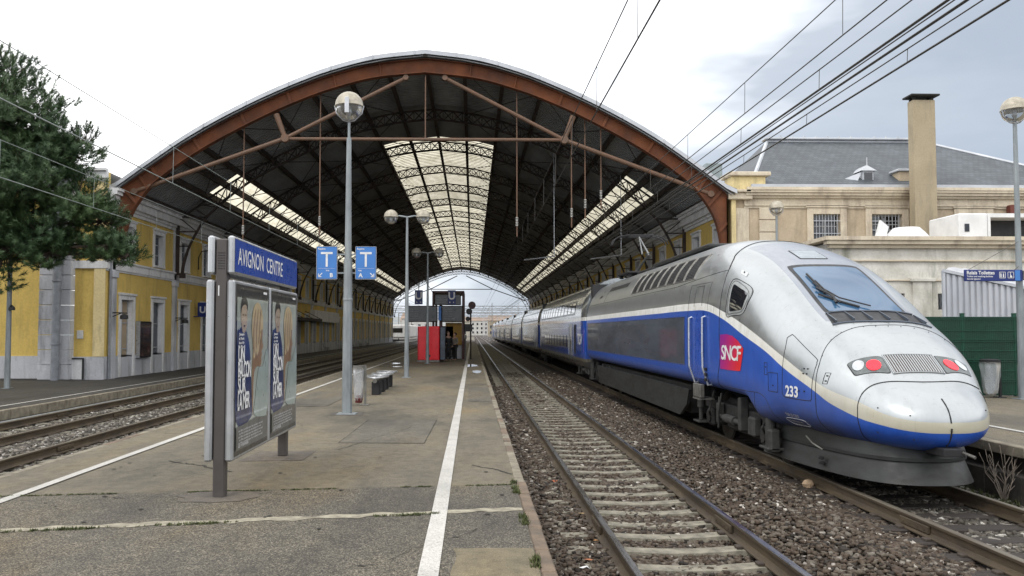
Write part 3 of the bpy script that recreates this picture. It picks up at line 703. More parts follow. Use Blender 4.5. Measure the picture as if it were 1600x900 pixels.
seam(b, smooth_pts([(2.125,2.054),(2.078,2.092),(2.0,2.08),(1.437,1.79),(1.37,1.72),(1.354,1.638),(1.353,1.25),(1.37,1.19),(1.432,1.175),(1.934,1.179),(2.05,1.21),(2.072,1.291),(2.065,1.5),(2.074,1.892),(2.125,2.054)], 3), S_, .006)
seam(b, [(4.86,1.165),(3.3,1.17),(2.9,1.184)], S_, .005); seam(b, smooth_pts([(3.0,1.18),(2.8,1.17),(2.6,1.10),(2.45,.9),(2.4,.7)]), S_, .005); seam(b, [(3.02,1.18),(3.02,.7)], S_, .004)
for s0, s1, z0, z1 in ((2.2,2.50,1.235,1.52),(2.535,2.63,1.48,1.665),(1.10,1.17,1.43,1.58)):
    seam(b, [(s0,z0),(s1,z0),(s1,z1),(s0,z1),(s0,z0)], S_, .0055)
for s_, z_ in ((2.35,1.33),(2.58,1.6),(1.13,1.47),(1.13,1.54),(1.55,1.55),(1.48,1.55),(1.55,1.62),(1.48,1.62),(1.62,1.3),(1.5,1.3)):
    seam(b, [(s_+.012,z_),(s_-.012,z_)], S_, .011)
seam(b, [(4.87,3.29),(8,3.14),(21.3,3.14)], S_, .006); seam(b, [(6.72,.98),(6.72,3.1),(5.42,3.1),(5.42,.98)], S_, .004)
seam(b, [(6.3,2.65),(6.3,3.05),(5.8,3.05),(5.8,2.65)], S_, .004)
seam(b, [(18.0,3.14),(18.0,3.75)], S_, .005); seam(b, [(7,1.09),(21.4,1.09)], S_, .004)
for s_, z_ in ((4.7,.99),(4.2,.99),(3.9,.99),(6.5,1.02)): seam(b, [(s_+.012,z_),(s_-.012,z_)], S_, .013)
part(b, 'panel_gap', M_seam)
# small rivets on bulb
b = MB()
for s_, z_ in ((.40,1.17),(.12,1.10),(.42,.86),(.14,.80)):
    p = Ps(s_, z_, -1, .003); b.lathe(p, [(.0001,-.008),(.009,-.006),(.009,.006),(.0001,.008)], 8)
p = Ps(.25, 1.15, 1, .003); b.lathe(p, [(.0001,-.008),(.009,-.006),(.009,.006),(.0001,.008)], 8)
for t in np.linspace(0, 1, 12):
    p = Pt(1.60+.03*math.sin(t*3.14)-.25*abs(2*t-1)**3, -1.0+2*t, .002); b.lathe(p, [(.0001,-.006),(.007,-.004),(.007,.004),(.0001,.006)], 6)
part(b, 'bolt_head', M_seam)
# cab side window
b = MB(); patch(b, [(4.43,3.10),(3.52,2.86),(3.54,2.42),(4.34,2.42)], S_, .003, 9, 0, 6, 56); o = part(b, 'cab_window', PM('window_rim', (.40,.42,.42), rough=.4, metal=.3))
b = MB(); seam(b, smooth_pts([(4.40,3.08),(3.9,2.99),(3.53,2.84),(3.50,2.65),(3.6,2.45),(4.0,2.43),(4.32,2.43),(4.40,2.75)], 5, True), S_, .007, .003); seam(b, smooth_pts([(4.34,3.04),(3.9,2.945),(3.6,2.80),(3.56,2.65),(3.66,2.49),(4.0,2.47),(4.27,2.48),(4.34,2.75)], 5, True), S_, .005, .004); part(b, 'window_seal', M_seam, o)
b = MB(); patch(b, [(4.30,3.00),(3.62,2.80),(3.66,2.52),(4.20,2.50)], S_, .009, 12, 0, 6, 56); part(b, 'pane', M_dglass, o, True)
b = MB(); patch(b, [(4.337,3.257),(4.017,3.165),(3.985,3.10),(4.28,3.18)], S_, .006, 12); patch(b, [(4.20,3.215),(4.14,3.195),(4.12,3.165),(4.18,3.18)], S_, .012, 2, 1); part(b, 'filler_cap', [PM('pale_plate', (.6,.62,.62), rough=.4), M_seam])
# dark grey side panel with frame
def flat(mb, s0, s1, z0, z1, off, m=0, sd=-1):
    ns_, nz_ = max(2, int((s1-s0)/.8)), max(2, int((z1-z0)/.12)); vs_ = []; fs = []
    for i in range(ns_+1):
        for j in range(nz_+1): vs_.append(Ps(s0+(s1-s0)*i/ns_, z0+(z1-z0)*j/nz_, sd, off))
    for i in range(ns_):
        for j in range(nz_): fs.append((i*(nz_+1)+j, (i+1)*(nz_+1)+j, (i+1)*(nz_+1)+j+1, i*(nz_+1)+j+1))
    mb.add(vs_, fs, m)
b = MB(); flat(b, 6.95, 21.1, 1.45, 2.46, .004); o = part(b, 'side_panel', M_dgrey)
b = MB(); seam(b, [(6.95,1.45),(6.95,2.46),(21.1,2.46),(21.1,1.45),(6.95,1.45)], S_, .008, .002); part(b, 'panel_edge', PM('blue_trim', (.02,.05,.22), rough=.4), o)
# roof side ventilation grilles
for i in range(8):
    s0 = 6.75+i*.83+(.0 if i < 7 else 0); b = MB(); flat(b, s0, s0+.70, 3.25, 3.74, .004); o = part(b, 'ventilation_grille', M_black)
    b = MB()
    for j in range(13):
        z = 3.27+j*.037; seam(b, [(s0+.02,z),(s0+.68,z)], S_, .009, .008, n=4, dens=.4)
    part(b, 'louvre', PM('louvre_grey', (.05,.052,.055), rough=.5) if i == 0 and j else bpy.data.materials['louvre_grey'], o)
    b = MB(); seam(b, [(s0-.06,3.24),(s0-.06,3.75)], S_, .03, .0, n=4); seam(b, [(s0+.76,3.24),(s0+.76,3.75)], S_, .03, .0, n=4); seam(b, [(s0-.06,3.75),(s0+.76,3.75)], S_, .015, .0, n=4, dens=.3); seam(b, [(s0-.06,3.24),(s0+.76,3.24)], S_, .015, .0, n=4, dens=.3); part(b, 'frame', M_steel, o)
b = MB(); flat(b, 14.6, 17.9, 3.52, 3.66, .006); part(b, 'roof_slot', M_black)
b = MB(); p = [(18.9,3.35),(19.5,3.35),(19.0,3.62)]; b.add([Ps(*q_, -1, .006) for q_ in p], [(0,1,2)]); b.add([Ps(*q_, -1, .008) for q_ in [(18.9,3.35),(19.5,3.35),(19.0,3.62)]], [(2,1,0)]); part(b, 'air_scoop', M_black)
# entrance door with handrails and step
b = MB(); flat(b, 5.62, 6.32, 1.12, 2.56, .012); dr = part(b, 'cab_door', PM('door_blue', (.02,.09,.46), (.014,.06,.33), 3, .3, coat=.3))
for s_ in (5.52, 6.42):
    b = MB(); b.tube([Ps(s_,2.44,-1,.0), Ps(s_,2.42,-1,.06), Ps(s_,1.75,-1,.06), Ps(s_,1.45,-1,.055), Ps(s_,1.16,-1,.05), Ps(s_,1.13,-1,0)], .02, 8)
    part(b, 'handrail', PM('handrail_metal', (.62,.66,.72), rough=.3, metal=.5), dr)
b = MB(); b.bbox((-1.49,5.72,.86),(-1.40,6.22,1.12),.01); b.box((-1.50,5.75,.82),(-1.2,6.2,.85)); part(b, 'step', M_steel, dr)
b = MB()
for z in (1.2,1.3,1.4): b.bbox((-1.475,5.42,z),(-1.44,5.50,z+.06),.008)
part(b, 'door_lock', M_black, dr)
b = MB(); flat(b, 6.68, 6.9, 1.0, 1.12, .012); part(b, 'data_plate', PM('plate_pale', (.55,.55,.48), rough=.6))
# lettering --------------------------------------------------------
b = MB(); lo = [(4.62,2.09),(4.3,2.105),(3.98,2.075),(3.7,1.99),(3.455,1.865),(3.53,1.67),(3.61,1.485),(3.9,1.477),(4.3,1.476),(4.64,1.478)]
c0 = (4.1,1.78); rings = [[(c0[0]+(p[0]-c0[0])*f, c0[1]+(p[1]-c0[1])*f) for p in lo] for f in (.33,.66,1)]
vs_ = [Ps(*c0, -1, .006)]+[Ps(*p, -1, .006) for r_ in rings for p in r_]; nn = len(lo)
b.add(vs_, [(0,1+i,1+(i+1)%nn) for i in range(nn)]+[(1+r_*nn+i,1+(r_+1)*nn+i,1+(r_+1)*nn+(i+1)%nn,1+r_*nn+(i+1)%nn) for r_ in (0,1) for i in range(nn)])
k = NB('logo_magenta_red'); sp = k.n('ShaderNodeSeparateXYZ'); k.l(k.coord(), sp.inputs[0]); f_ = k.math('ADD', k.math('MULTIPLY', sp.outputs[1], .9), k.math('MULTIPLY', sp.outputs[2], .45))
k.set(k.ramp(k.math('SUBTRACT', f_, 4.0), [(.05, (.72,.02,.03)), (.35, (.60,.015,.09)), (.9, (.30,.015,.25))]), .35, 0, .3)
lg = part(b, 'logo', k.mat)
b = MB(); text(b, 'SNCF', lambda u, v: Ps(4.56-u, 1.655+v, -1, .011), .36, 1, .006, .82, fit=1.02, shear=.12); part(b, 'logo_lettering', M_white, lg)
b = MB(); text(b, '233', lambda u, v: Ps(1.97-u, 1.205+v, -1, .008), .215, .8, .006, fit=.33); part(b, 'lettering', M_white)
b = MB(); text(b, 'TGR 23 COO', lambda u, v: Ps(2.08-u, .905+v, -1, .008), .06, .8, .0015, fit=.38); part(b, 'lettering', PM('faded_lettering', (.40,.40,.42), rough=.6))
b = MB(); seam(b, smooth_pts([(2.13,.865),(1.68,.875),(1.62,.83),(1.66,.785),(2.1,.765),(2.16,.81)], 4, True), S_, .005, .003)
text(b, 'Etablissement', lambda u, v: Ps(2.08-u, .825+v, -1, .008), .04, .8, .0012, fit=.37); text(b, 'de maintenance', lambda u, v: Ps(2.07-u, .79+v, -1, .008), .035, .8, .001, fit=.35); part(b, 'data_label', bpy.data.materials['faded_lettering'])
# nose skirt
def skirt(mb, z0, z1, pts0, pts1, m=0):
    n = len(pts0); mb.add([(x,s,z0) for x,s in pts0]+[(x,s,z1) for x,s in pts1], [(i,i+1,n+i+1,n+i) for i in range(n-1)], m)
def plan(f, d, e_=3.3):
    h = [(0,.3),(.2,.315),(.42,.40),(.60,.55),(.75,.80),(.88,1.2),(1.0,1.8),(1.09,2.5),(1.14,e_)]
    h = smooth_pts(h, 4); h = [(x*f, s+d) for x, s in h]
    return [(-x, s) for x, s in h[::-1]]+h[1:]
b = MB(); skirt(b, .19, .46, plan(1.0,0), plan(.93,.12)); skirt(b, .46, .475, plan(.93,.12), plan(.955,.09)); skirt(b, .475, .52, plan(.955,.09), plan(.955,.09)); skirt(b, .52, .80, plan(.955,.09), plan(.93,.22))
skirt(b, .19, .19, plan(1.0,0), plan(.9,.1)); part(b, 'nose_skirt', M_skirt, smooth=False).data.set_sharp_from_angle(angle=R(30))
b = MB(); b.bbox((-.115,-.02,.60),(.16,.4,.70),.01); part(b, 'coupler_recess', M_seam)
b = MB(); b.tube([(.09,.12,.68),(.13,-.02,.655),(.18,-.17,.62)], [.022,.018,.02], 8); part(b, 'coupler_rod', M_steel)
b = MB(); b.bbox((-.99,1.48,.34),(-.94,1.56,.38),.005); b.bbox((-.99,1.48,.27),(-.94,1.56,.31),.005); part(b, 'socket', M_black)
b = MB(); b.tube([(-1.02,1.9,.62),(-1.06,1.6,.56),(-1.02,1.35,.5)], .012, 6); part(b, 'guard_iron', M_steel)
# side skirts
b = MB(); b.prism([(6.95,.95),(6.75,.95),(6.95,.62),(7.5,.36),(18.6,.36),(18.9,.95)], lambda u,v: (-1.43,u,v), lambda u,v: (-1.37,u,v)); b.prism([(6.75,.95),(6.95,.62),(7.5,.36),(18.6,.36),(18.9,.95)], lambda u,v: (1.37,u,v), lambda u,v: (1.43,u,v))
b.box((-1.2,7.4,.4),(1.2,18.5,1.0)); part(b, 'side_skirt', M_skirt)
def bogie(par, y0, wb=3.0, full=True):
    for yy in (y0-wb/2, y0+wb/2):
        b = MB()
        for sd in (-.72,.72): b.lathe((sd,yy,.46), [(.46,-.065),(.46,-.05),(.49,-.045),(.46,.03),(.44,.065),(.12,.05),(.12,-.05),(.3,-.03),(.40,-.05)], 28, 0, 'x')
        b.lathe((0,yy,.46), [(.09,-.9),(.09,.9)], 10, 0, 'x')
        part(b, 'wheelset', PM('wheel_steel', (.05,.045,.04), rough=.5, metal=.6) if 'wheel_steel' not in bpy.data.materials else bpy.data.materials['wheel_steel'], par)
    b = MB()
    for sd in (-1, 1):
        X0, X1 = (-1.12,-.92) if sd < 0 else (.92,1.12)
        b.bbox((X0,y0-wb/2-.5,.62),(X1,y0+wb/2+.5,.78),.02); b.bbox((X0,y0-.7,.42),(X1,y0+.7,.66),.03)
        for yy in (y0-wb/2, y0+wb/2):
            b.bbox((X0-.03*(sd<0),yy-.19,.28),(X1+.03*(sd>0),yy+.19,.62),.04); b.lathe((X0-.06 if sd<0 else X1,yy,.46), [(.12,0),(.12,.06)], 16, 0, 'x')
            for q_ in range(7): b.lathe((sd*1.0,yy,.78+q_*.035), [(.09,0),(.105,.012),(.09,.024)], 14)
    for yy in (y0-wb/2,y0+wb/2): b.bbox((-1.0,yy-.25,.3),(1.0,yy+.25,.7),.05)
    b.bbox((-.9,y0-1.2,.25),(.9,y0+1.2,.85),.05)
    part(b, 'bogie_frame', M_under, par)
    mdm = bpy.data.materials.get('damper_grey') or PM('damper_grey', (.042,.042,.040), (.018,.018,.017), 8, .7)
    for yy, zz in ((y0-wb/2-.42,.35),(y0+wb/2+.42,.35)):
        b = MB(); b.lathe((-1.2,yy,zz), [(.045,0),(.045,.25),(.075,.25),(.075,.52),(.05,.52),(.05,.62)], 14); b.bbox((-1.3,yy-.18,zz-.06),(-1.05,yy+.25,zz-.02),.01); part(b, 'damper', mdm, par)
    b = MB(); b.lathe((-1.22,y0+.0,.55), [(.05,-.62),(.05,-.3),(.08,-.3),(.08,.25),(.045,.25),(.045,.6)], 14, 0, 'y'); b.bbox((-1.28,y0-.72,.42),(-1.12,y0-.58,1.0),.02); b.bbox((-1.28,y0+.55,.42),(-1.14,y0+.66,.8),.02); part(b, 'yaw_damper', mdm, par)
    for P_ in ([(-1.26,y0+.35,1.0),(-1.30,y0+.42,.7),(-1.28,y0+.5,.35),(-1.24,y0+.62,.42),(-1.2,y0+.7,.9)],[(-1.2,y0+1.0,1.0),(-1.28,y0+1.1,.6),(-1.2,y0+1.3,.5)],[(-1.15,y0-1.9,1.0),(-1.25,y0-1.7,.6),(-1.1,y0-1.5,.4)]):
        b = MB(); b.tube(P_, .02, 8); part(b, 'hose', mdm, par)
    for q4_ in (((-1.27,y0-1.35,.40),(-1.12,y0-1.05,.72)),((-1.27,y0-2.1,.25),(-1.1,y0-1.85,.62))):
        b = MB(); b.bbox(*q4_,.03); part(b, 'equipment_box', mdm, par)
bogie(pcar, 4.75); bogie(pcar, 19.4)
# pantograph
b = MB(); b.bbox((-.6,17.4,4.16),(.6,19.2,4.22),.01)
for x in (-.5,.5):
    for y in (17.5,19.1): b.lathe((x,y,4.05), [(.05,0),(.09,.03),(.05,.06),(.09,.09),(.05,.12)], 12)
pn = part(b, 'pantograph', M_black)
b = MB(); b.tube([(0,19.0,4.25),(.12,17.4,4.8)], [.05,.035], 8); b.tube([(.12,17.4,4.8),(0,18.35,5.5)], [.035,.025], 8); b.tube([(-.1,17.4,4.8),(0,18.35,5.5)], [.03,.02], 8); part(b, 'arm', PM('panto_grey', (.22,.23,.23), rough=.4, metal=.4), pn)
b = MB()
for y in (18.18,18.52): b.tube([(-.98,y,5.22),(-.92,y,5.36),(-.8,y,5.46),(-.62,y,5.52),(-.4,y,5.545),(.4,y,5.545),(.62,y,5.52),(.8,y,5.46),(.92,y,5.36),(.98,y,5.22)], .022, 6)
for x in (-.42,.42): b.bar((x,18.18,5.52),(x,18.52,5.52),.03)
b.bar((-.42,18.35,5.49),(.42,18.35,5.49),.04); part(b, 'contact_head', M_black, pn)
b = MB(); b.bbox((-.55,8.2,4.06),(.55,13.8,4.16),.03); b.bbox((-.4,14.4,4.06),(.4,16.8,4.14),.03); b.tube([(.5,13,4.2),(.5,17,4.25)], .03); part(b, 'roof_equipment', M_skirt)

# coaches ----------------------------------------------------------
def coach_sec(T_=4.3, B0=.42, W_=1.45, m_=2.1, n=40):
    r_ = []
    for j in range(n+1):
        th = math.pi*j/n-math.pi/2; sn, c = math.sin(th), max(math.cos(th),0)
        z = m_+(T_-m_)*sn**(2/3.4) if sn >= 0 else m_-(m_-B0)*(-sn)**(2/9); r_.append((W_*c, z))
    return [(w,z) for w,z in r_]+[(-w,z) for w,z in r_[::-1][1:-1]]
CS = coach_sec()
def cw(z): return 1.45*math.sqrt(max(0,1-max((z-2.1)/2.2,0)**3.4)) if z > 2.1 else 1.45*math.sqrt(1-((2.1-z)/1.68)**9)
def coach(L_, label, first=False, loc_y=0):
    t = thing('railway_coach', label, 'railway coach', (TX, loc_y, 0), 'double deck coaches of the train')
    b = MB(); n = len(CS); ys = [.2,.24]+list(np.linspace(1.5,L_-1.5,6))+[L_-.24,L_-.2]
    for i, y in enumerate(ys):
        f = .985 if i in (0,len(ys)-1) else 1
        b.v += [(w*f, y, 2.2+(z-2.2)*f) for w, z in CS]
    for i in range(len(ys)-1): b.f += [(i*n+j, i*n+(j+1)%n, (i+1)*n+(j+1)%n, (i+1)*n+j) for j in range(n)]
    b.f += [tuple(range(n)), tuple((len(ys)-1)*n+j for j in range(n))[::-1]]; b.m = [0]*len(b.f)
    b.build('body', M_cc, t, True).data.set_sharp_from_angle(angle=R(40))
    b = MB(); b.box((-1.2,-.2,.8),(1.2,.25,4.0)); b.build('gangway', M_black, t)
    def q4(mb, y0, y1, z0, z1, off, m=0):
        zs_ = np.linspace(z0, z1, 5); v = [(-(cw(z)+off), y, z) for y in (y0,y1) for z in zs_]
        mb.add(v, [(i, 5+i, 6+i, i+1) for i in range(4)], m)
    wl = None; k0 = 3.6 if first else 1.2
    yw = list(np.arange(k0, L_-2.2, 1.42))
    b = MB(); q4(b, k0-.15, L_-1.2, 2.86, 3.50, .003); b.build('window_band', M_dgrey, t)
    for zi, (z0, z1) in enumerate(((2.95,3.42),(1.42,1.98))):
        proto = None
        for y in yw:
            if zi == 1 and (y < 4.8 or y > L_-4): continue
            if proto is None:
                b = MB(); q4(b, 0, 1.12, z0, z1, .012); proto = b.build('window', M_dglass, t, True); proto.location = (0,y,0)
            else: clone(proto, t, (0,y,0))
    d0 = 4.2 if first else 2.0
    b = MB(); q4(b, d0, d0+1.1, .98, 2.5, .006); dd = b.build('door', PM('coach_door', (.10,.12,.14), rough=.25, coat=.5) if 'coach_door' not in bpy.data.materials else bpy.data.materials['coach_door'], t)
    b = MB(); q4(b, d0+.25, d0+.85, 1.6, 2.35, .012); b.build('pane', M_dglass, dd)
    for y in (d0-.05, d0+1.15): b = MB(); b.tube([(-(cw(1.2)+.03),y,1.1),(-(cw(2)+.04),y,2.4)], .016, 6); b.build('handrail', M_alu, dd)
    bogie(t, -.05 if not first else 1.9, 3.0)
    return t
c1 = coach(21.6, 'silver and blue coach coupled directly behind the power car, with TGV lettering', True, 31.45)
b = MB(); b.add([(-(cw(z)+.006),y,z) for y,z in ((.35,2.1),(.9,3.0),(1.5,3.95),(.35,3.95))], [(0,1,2,3)]); b.build('grey_end_panel', PM('end_grey', (.33,.34,.35), (.26,.27,.28), 2, .3, .3, coat=.4), c1)
b = MB(); text(b, 'TGV', lambda u, v: (-(cw(1.7)+.01), 2.45-u, 1.62+v), .62, 1, .012, .75, fit=1.5, shear=.2); b.build('lettering', M_white, c1)
b = MB(); b.box((-1.47,3.0,1.2),(-1.44,3.55,2.45))
for j in range(20): b.box((-1.485,3.03,1.24+j*.06),(-1.45,3.52,1.26+j*.06),1)
b.build('louvre_panel', [M_black, bpy.data.materials['louvre_grey']], c1)
cy = 53.6; base = None; nm_ = ['second','third','fourth','fifth','sixth','seventh','eighth']
for i in range(7):
    lb = '%s coach behind the power car, silver with dark window bands' % nm_[i]
    if base is None: base = coach(18.5, lb, False, cy)
    else: dup(base, (TX, cy, 0), label=lb)
    cy += 18.7
# ------------------------------------------------------------------ train shed
XR, Y0, BAY, NB_ = -2.05, 34.5, 7.05, 17
YE = Y0+BAY*NB_; XL_W, XR_W = -15.4, 11.2
fR = hermite([(0,14.15),(2,13.92),(4,13.40),(6,12.62),(8,11.66),(10,10.52),(12,9.12),(13.3,8.15)])
M_rust = PM('rust_brown_iron', (.17,.055,.020), (.085,.030,.014), 1.1, .85, bump=.1)
M_dirty = PM('weathered_tie_tube', (.16,.085,.05), (.12,.075,.05), 2.5, .6)
M_iron = PM('sooty_dark_iron', (.055,.040,.033), (.028,.022,.02), 2, .75)
M_roofu = PM('soot_stained_sheeting', (.30,.31,.32), (.20,.205,.21), .8, .85, stretch=(1,.4,1))
M_zinc = PM('pale_zinc_sheet', (.55,.57,.60), (.42,.44,.47), 1.2, .5, .2)
k = NB('yellowed_skylight_glass'); co = k.coord(); n_ = k.noise(k.coord((1,.4,1)), 1.6, 5, .7)
tl = k.n('ShaderNodeBsdfTranslucent'); k.l(k.ramp(n_, [(.3, (.32,.29,.20)), (.62, (.56,.52,.41))]), tl.inputs[0])
df = k.n('ShaderNodeBsdfTransparent'); df.inputs[0].default_value = (.9,.88,.78,1); ms = k.n('ShaderNodeMixShader'); ms.inputs[0].default_value = .12
k.l(tl.outputs[0], ms.inputs[1]); k.l(df.outputs[0], ms.inputs[2]); k.l(ms.outputs[0], k.o.inputs[0]); M_sky = k.mat
shed = thing('train_shed', 'great arched iron train shed with dark sheeted roof and three strips of skylights', 'train shed', (XR, 0, 0))
def roofpt(d, y, off=0): return (d, y, fR(abs(d))+off)
def roof_strip(mb, d0, d1, y0, y1, off, m=0, step=.55):
    n = max(1, int(abs(d1-d0)/step)); ds = [d0+(d1-d0)*i/n for i in range(n+1)]; ny = max(1, int((y1-y0)/BAY))
    v = [roofpt(d, y0+(y1-y0)*j/ny, off) for j in range(ny+1) for d in ds]
    mb.add(v, [(j*(n+1)+i, j*(n+1)+i+1, (j+1)*(n+1)+i+1, (j+1)*(n+1)+i) for j in range(ny) for i in range(n)], m)
b = MB(); CK, S0, S1 = 3.4, 9.95, 11.65
for off, m in ((-.06,0),(.0,1)):
    for sg in (-1,1):
        roof_strip(b, sg*CK, sg*S0, Y0-.35, YE, off, m); roof_strip(b, sg*S1, sg*13.45, Y0-.35, YE, off, m)
        roof_strip(b, 0, sg*CK, Y0-.35, Y0+2*BAY, off, m); roof_strip(b, 0, sg*CK, YE-BAY, YE, off, m)
        roof_strip(b, sg*S0, sg*S1, Y0-.35, Y0+BAY, off, m); roof_strip(b, sg*S0, sg*S1, YE-BAY, YE, off, m)
b.build('roof_sheet', [M_roofu, M_zinc], shed)
b = MB()      # corrugation ribs of the visible underside near the mouth
for sg in (-1,1):
    for i in range(70):
        y = Y0-.3+i*.3
        for d0, d1 in ((CK,S0),(S1,13.3)) if y > Y0+BAY else ((.1,13.3),):
            ds = np.linspace(d0, d1, 10)
            for a_, c_ in zip(ds[:-1], ds[1:]): b.bar((sg*a_,y,fR(a_)-.07), (sg*c_,y,fR(c_)-.07), .06, .04)
b.build('roof_rib', M_roofu, shed)
b = MB(); n = 60; ds = np.linspace(-13.5, 13.5, n+1)
b.add([(d,Y0-.42,fR(min(abs(d),13.3))+o_-(.09*max(0,abs(d)-13.3))) for d in ds for o_ in (-.02,.16)], [(2*i,2*i+1,2*i+3,2*i+2) for i in range(n)])
b.add([(d,y,fR(min(abs(d),13.3))+.16) for d in ds for y in (Y0-.42,Y0+.3)], [(2*i,2*i+2,2*i+3,2*i+1) for i in range(n)])
for i in range(1,n,4): b.bar((ds[i],Y0-.43,fR(abs(ds[i]))-.0),(ds[i],Y0-.43,fR(abs(ds[i]))+.17),.03)
b.build('roof_edge_flashing', M_zinc, shed)
for sg, y0, y1, d0, d1, nm in ((0,Y0+2*BAY,YE-BAY,-CK,CK,'skylight'),(1,Y0+BAY,YE-BAY,S0,S1,'skylight'),(-1,Y0+BAY,YE-BAY,S0,S1,'skylight')):
    b = MB()
    if sg == 0: roof_strip(b, -CK, 0, y0, y1, -.02, 0, .8); roof_strip(b, 0, CK, y0, y1, -.02, 0, .8)
    else: roof_strip(b, sg*d0, sg*d1, y0, y1, -.02, 0, .7)
    sk = b.build(nm, M_sky, shed); b = MB()
    y = y0
    while y < min(y1, 100):
        ds = np.linspace(d0, d1, 9) if sg == 0 else (d0, d1)
        if (y-y0) % .47 < .47:
            for a_, c_ in zip(ds[:-1], ds[1:]):
                if sg == 0: b.bar((a_,y,fR(abs(a_))-.05),(c_,y,fR(abs(c_))-.05),.022,.03)
                else: b.bar((sg*a_,y,fR(a_)-.05),(sg*c_,y,fR(c_)-.05),.05,.05)
        y += (.47 if y < 75 else .94) if sg == 0 else 2.35
    for dd in ((-CK,-CK/2,0,CK/2,CK) if sg == 0 else (sg*(d0+.02),sg*(d0+d1)/2,sg*(d1-.02))):
        for j in range(int((y1-y0)/BAY)): b.bar((dd,y0+j*BAY,fR(abs(dd))-.055),(dd,y0+(j+1)*BAY,fR(abs(dd))-.055),.06,.07)
    b.build('glazing_bar', M_iron, sk)
def arch_pts(off, dmax=12.6, n=40): return [(d, fR(abs(d))+off) for d in np.linspace(-dmax, dmax, n+1)]
# purlins along the hall
b = MB()
for d in (0,1.7,3.4,5.1,6.8,8.5,9.95,11.65,12.9):
    for sg in ((-1,1) if d else (1,)):
        b.box((sg*d-.05,Y0,fR(d)-.30),(sg*d+.05,YE,fR(d)-.08)); b.box((sg*d-.09,Y0,fR(d)-.32),(sg*d+.09,YE,fR(d)-.30))
for d in (10.78,): 
    for sg in (-1,1): b.box((sg*d-.06,Y0,fR(d)-.4),(sg*d+.06,YE,fR(d)-.05))
b.build('purlin', M_iron, shed)
# front arch (plate girder in rust brown)
def front_arch():
    b = MB(); inner = hermite([(0,13.42),(2,13.22),(4,12.70),(6,11.92),(8,10.93),(9.5,10.08),(10.8,9.2),(11.6,8.55),(12.1,7.95),(12.55,7.2),(12.8,6.4),(12.95,5.3)])
    Q = []
    for i in range(0, 61):
        t = i/60; d = 13.15*t; o_ = (d, fR(d)-.15); Q.append(o_)
    def pair(t):      # t 0..1 along inner
        d = 12.95*t; zi = inner(d) if d < 12.95 else 5.3
        return (d, zi)
    ins = [(d, inner(d)) for d in list(np.linspace(0, 11.2, 30))+list(np.linspace(11.4, 12.6, 14))+[12.7,12.78,12.85,12.9,12.95]]
    outs = []
    for i, (d, z) in enumerate(ins):
        if d <= 11.2: dd = d*1.03+.0; outs.append((min(dd,13.15), fR(min(dd,13.15))-.15))
        else:
            f = (inner(11.2)-z)/(inner(11.2)-5.3); z0 = fR(11.55)-.15
            # go along roof then down the vertical
            L1 = math.hypot(13.15-11.55, z0-(fR(13.15)-.15)); L2 = fR(13.15)-.15-5.3; s = f*(L1+L2)
            if s < L1: q_ = 11.55+1.6*s/L1; outs.append((q_, fR(q_)-.15))
            else: outs.append((13.15, fR(13.15)-.15-(s-L1)))
    for sg in (-1,1):
        n = len(ins); v = []
        for (a, z1), (c, z2) in zip(ins, outs): v += [(sg*a,Y0-.02,z1),(sg*c,Y0-.02,z2),(sg*a,Y0+.02,z1),(sg*c,Y0+.02,z2)]
        b.add(v, [f_ for i in range(n-1) for f_ in ((4*i,4*i+1,4*i+5,4*i+4),(4*i+2,4*i+6,4*i+7,4*i+3))])
        for L_, dz in ((ins,-.02),(outs,.0)):
            for p, q_ in zip(L_[:-1], L_[1:]):
                b.add([(sg*p[0],Y0-.16,p[1]+dz),(sg*p[0],Y0+.16,p[1]+dz),(sg*q_[0],Y0+.16,q_[1]+dz),(sg*q_[0],Y0-.16,q_[1]+dz),(sg*p[0],Y0-.16,p[1]+dz+.03),(sg*p[0],Y0+.16,p[1]+dz+.03),(sg*q_[0],Y0+.16,q_[1]+dz+.03),(sg*q_[0],Y0-.16,q_[1]+dz+.03)], [(0,1,2,3),(7,6,5,4),(0,4,5,1),(3,2,6,7),(0,3,7,4),(1,5,6,2)])
        for i in list(range(5, n, 5)):
            b.bar((sg*ins[i][0],Y0-.07,ins[i][1]),(sg*outs[i][0],Y0-.07,outs[i][1]),.04,.12)
    return b
front_arch().build('front_arch', M_rust, shed)
b = MB()
for sg in (-1,1):
    b.tube([(sg*6.05,Y0,10.5),(sg*.85,Y0,13.2)], .085, 10); b.tube([(sg*6.05,Y0,10.5),(sg*6.45,Y0,11.55)], [.10,.13], 10)
    b.tube([(sg*6.05,Y0,10.5),(sg*12.6,Y0,8.1)], .095, 10); b.lathe((sg*6.05,Y0-.12,10.5), [(.17,0),(.19,.05),(.19,.19),(.17,.24)], 16, 0, 'y')
    b.lathe((sg*12.45,Y0-.12,8.15), [(.14,0),(.14,.24)], 12, 0, 'y'); b.lathe((sg*.85,Y0-.1,13.2), [(.12,0),(.12,.2)], 12, 0, 'y')
b.tube([(-6.05,Y0,10.48),(6.05,Y0,10.5)], .075, 10); b.tube([(0,Y0,10.5),(0,Y0,13.3)], .03, 6)
b.build('tie_rod', M_dirty, shed)
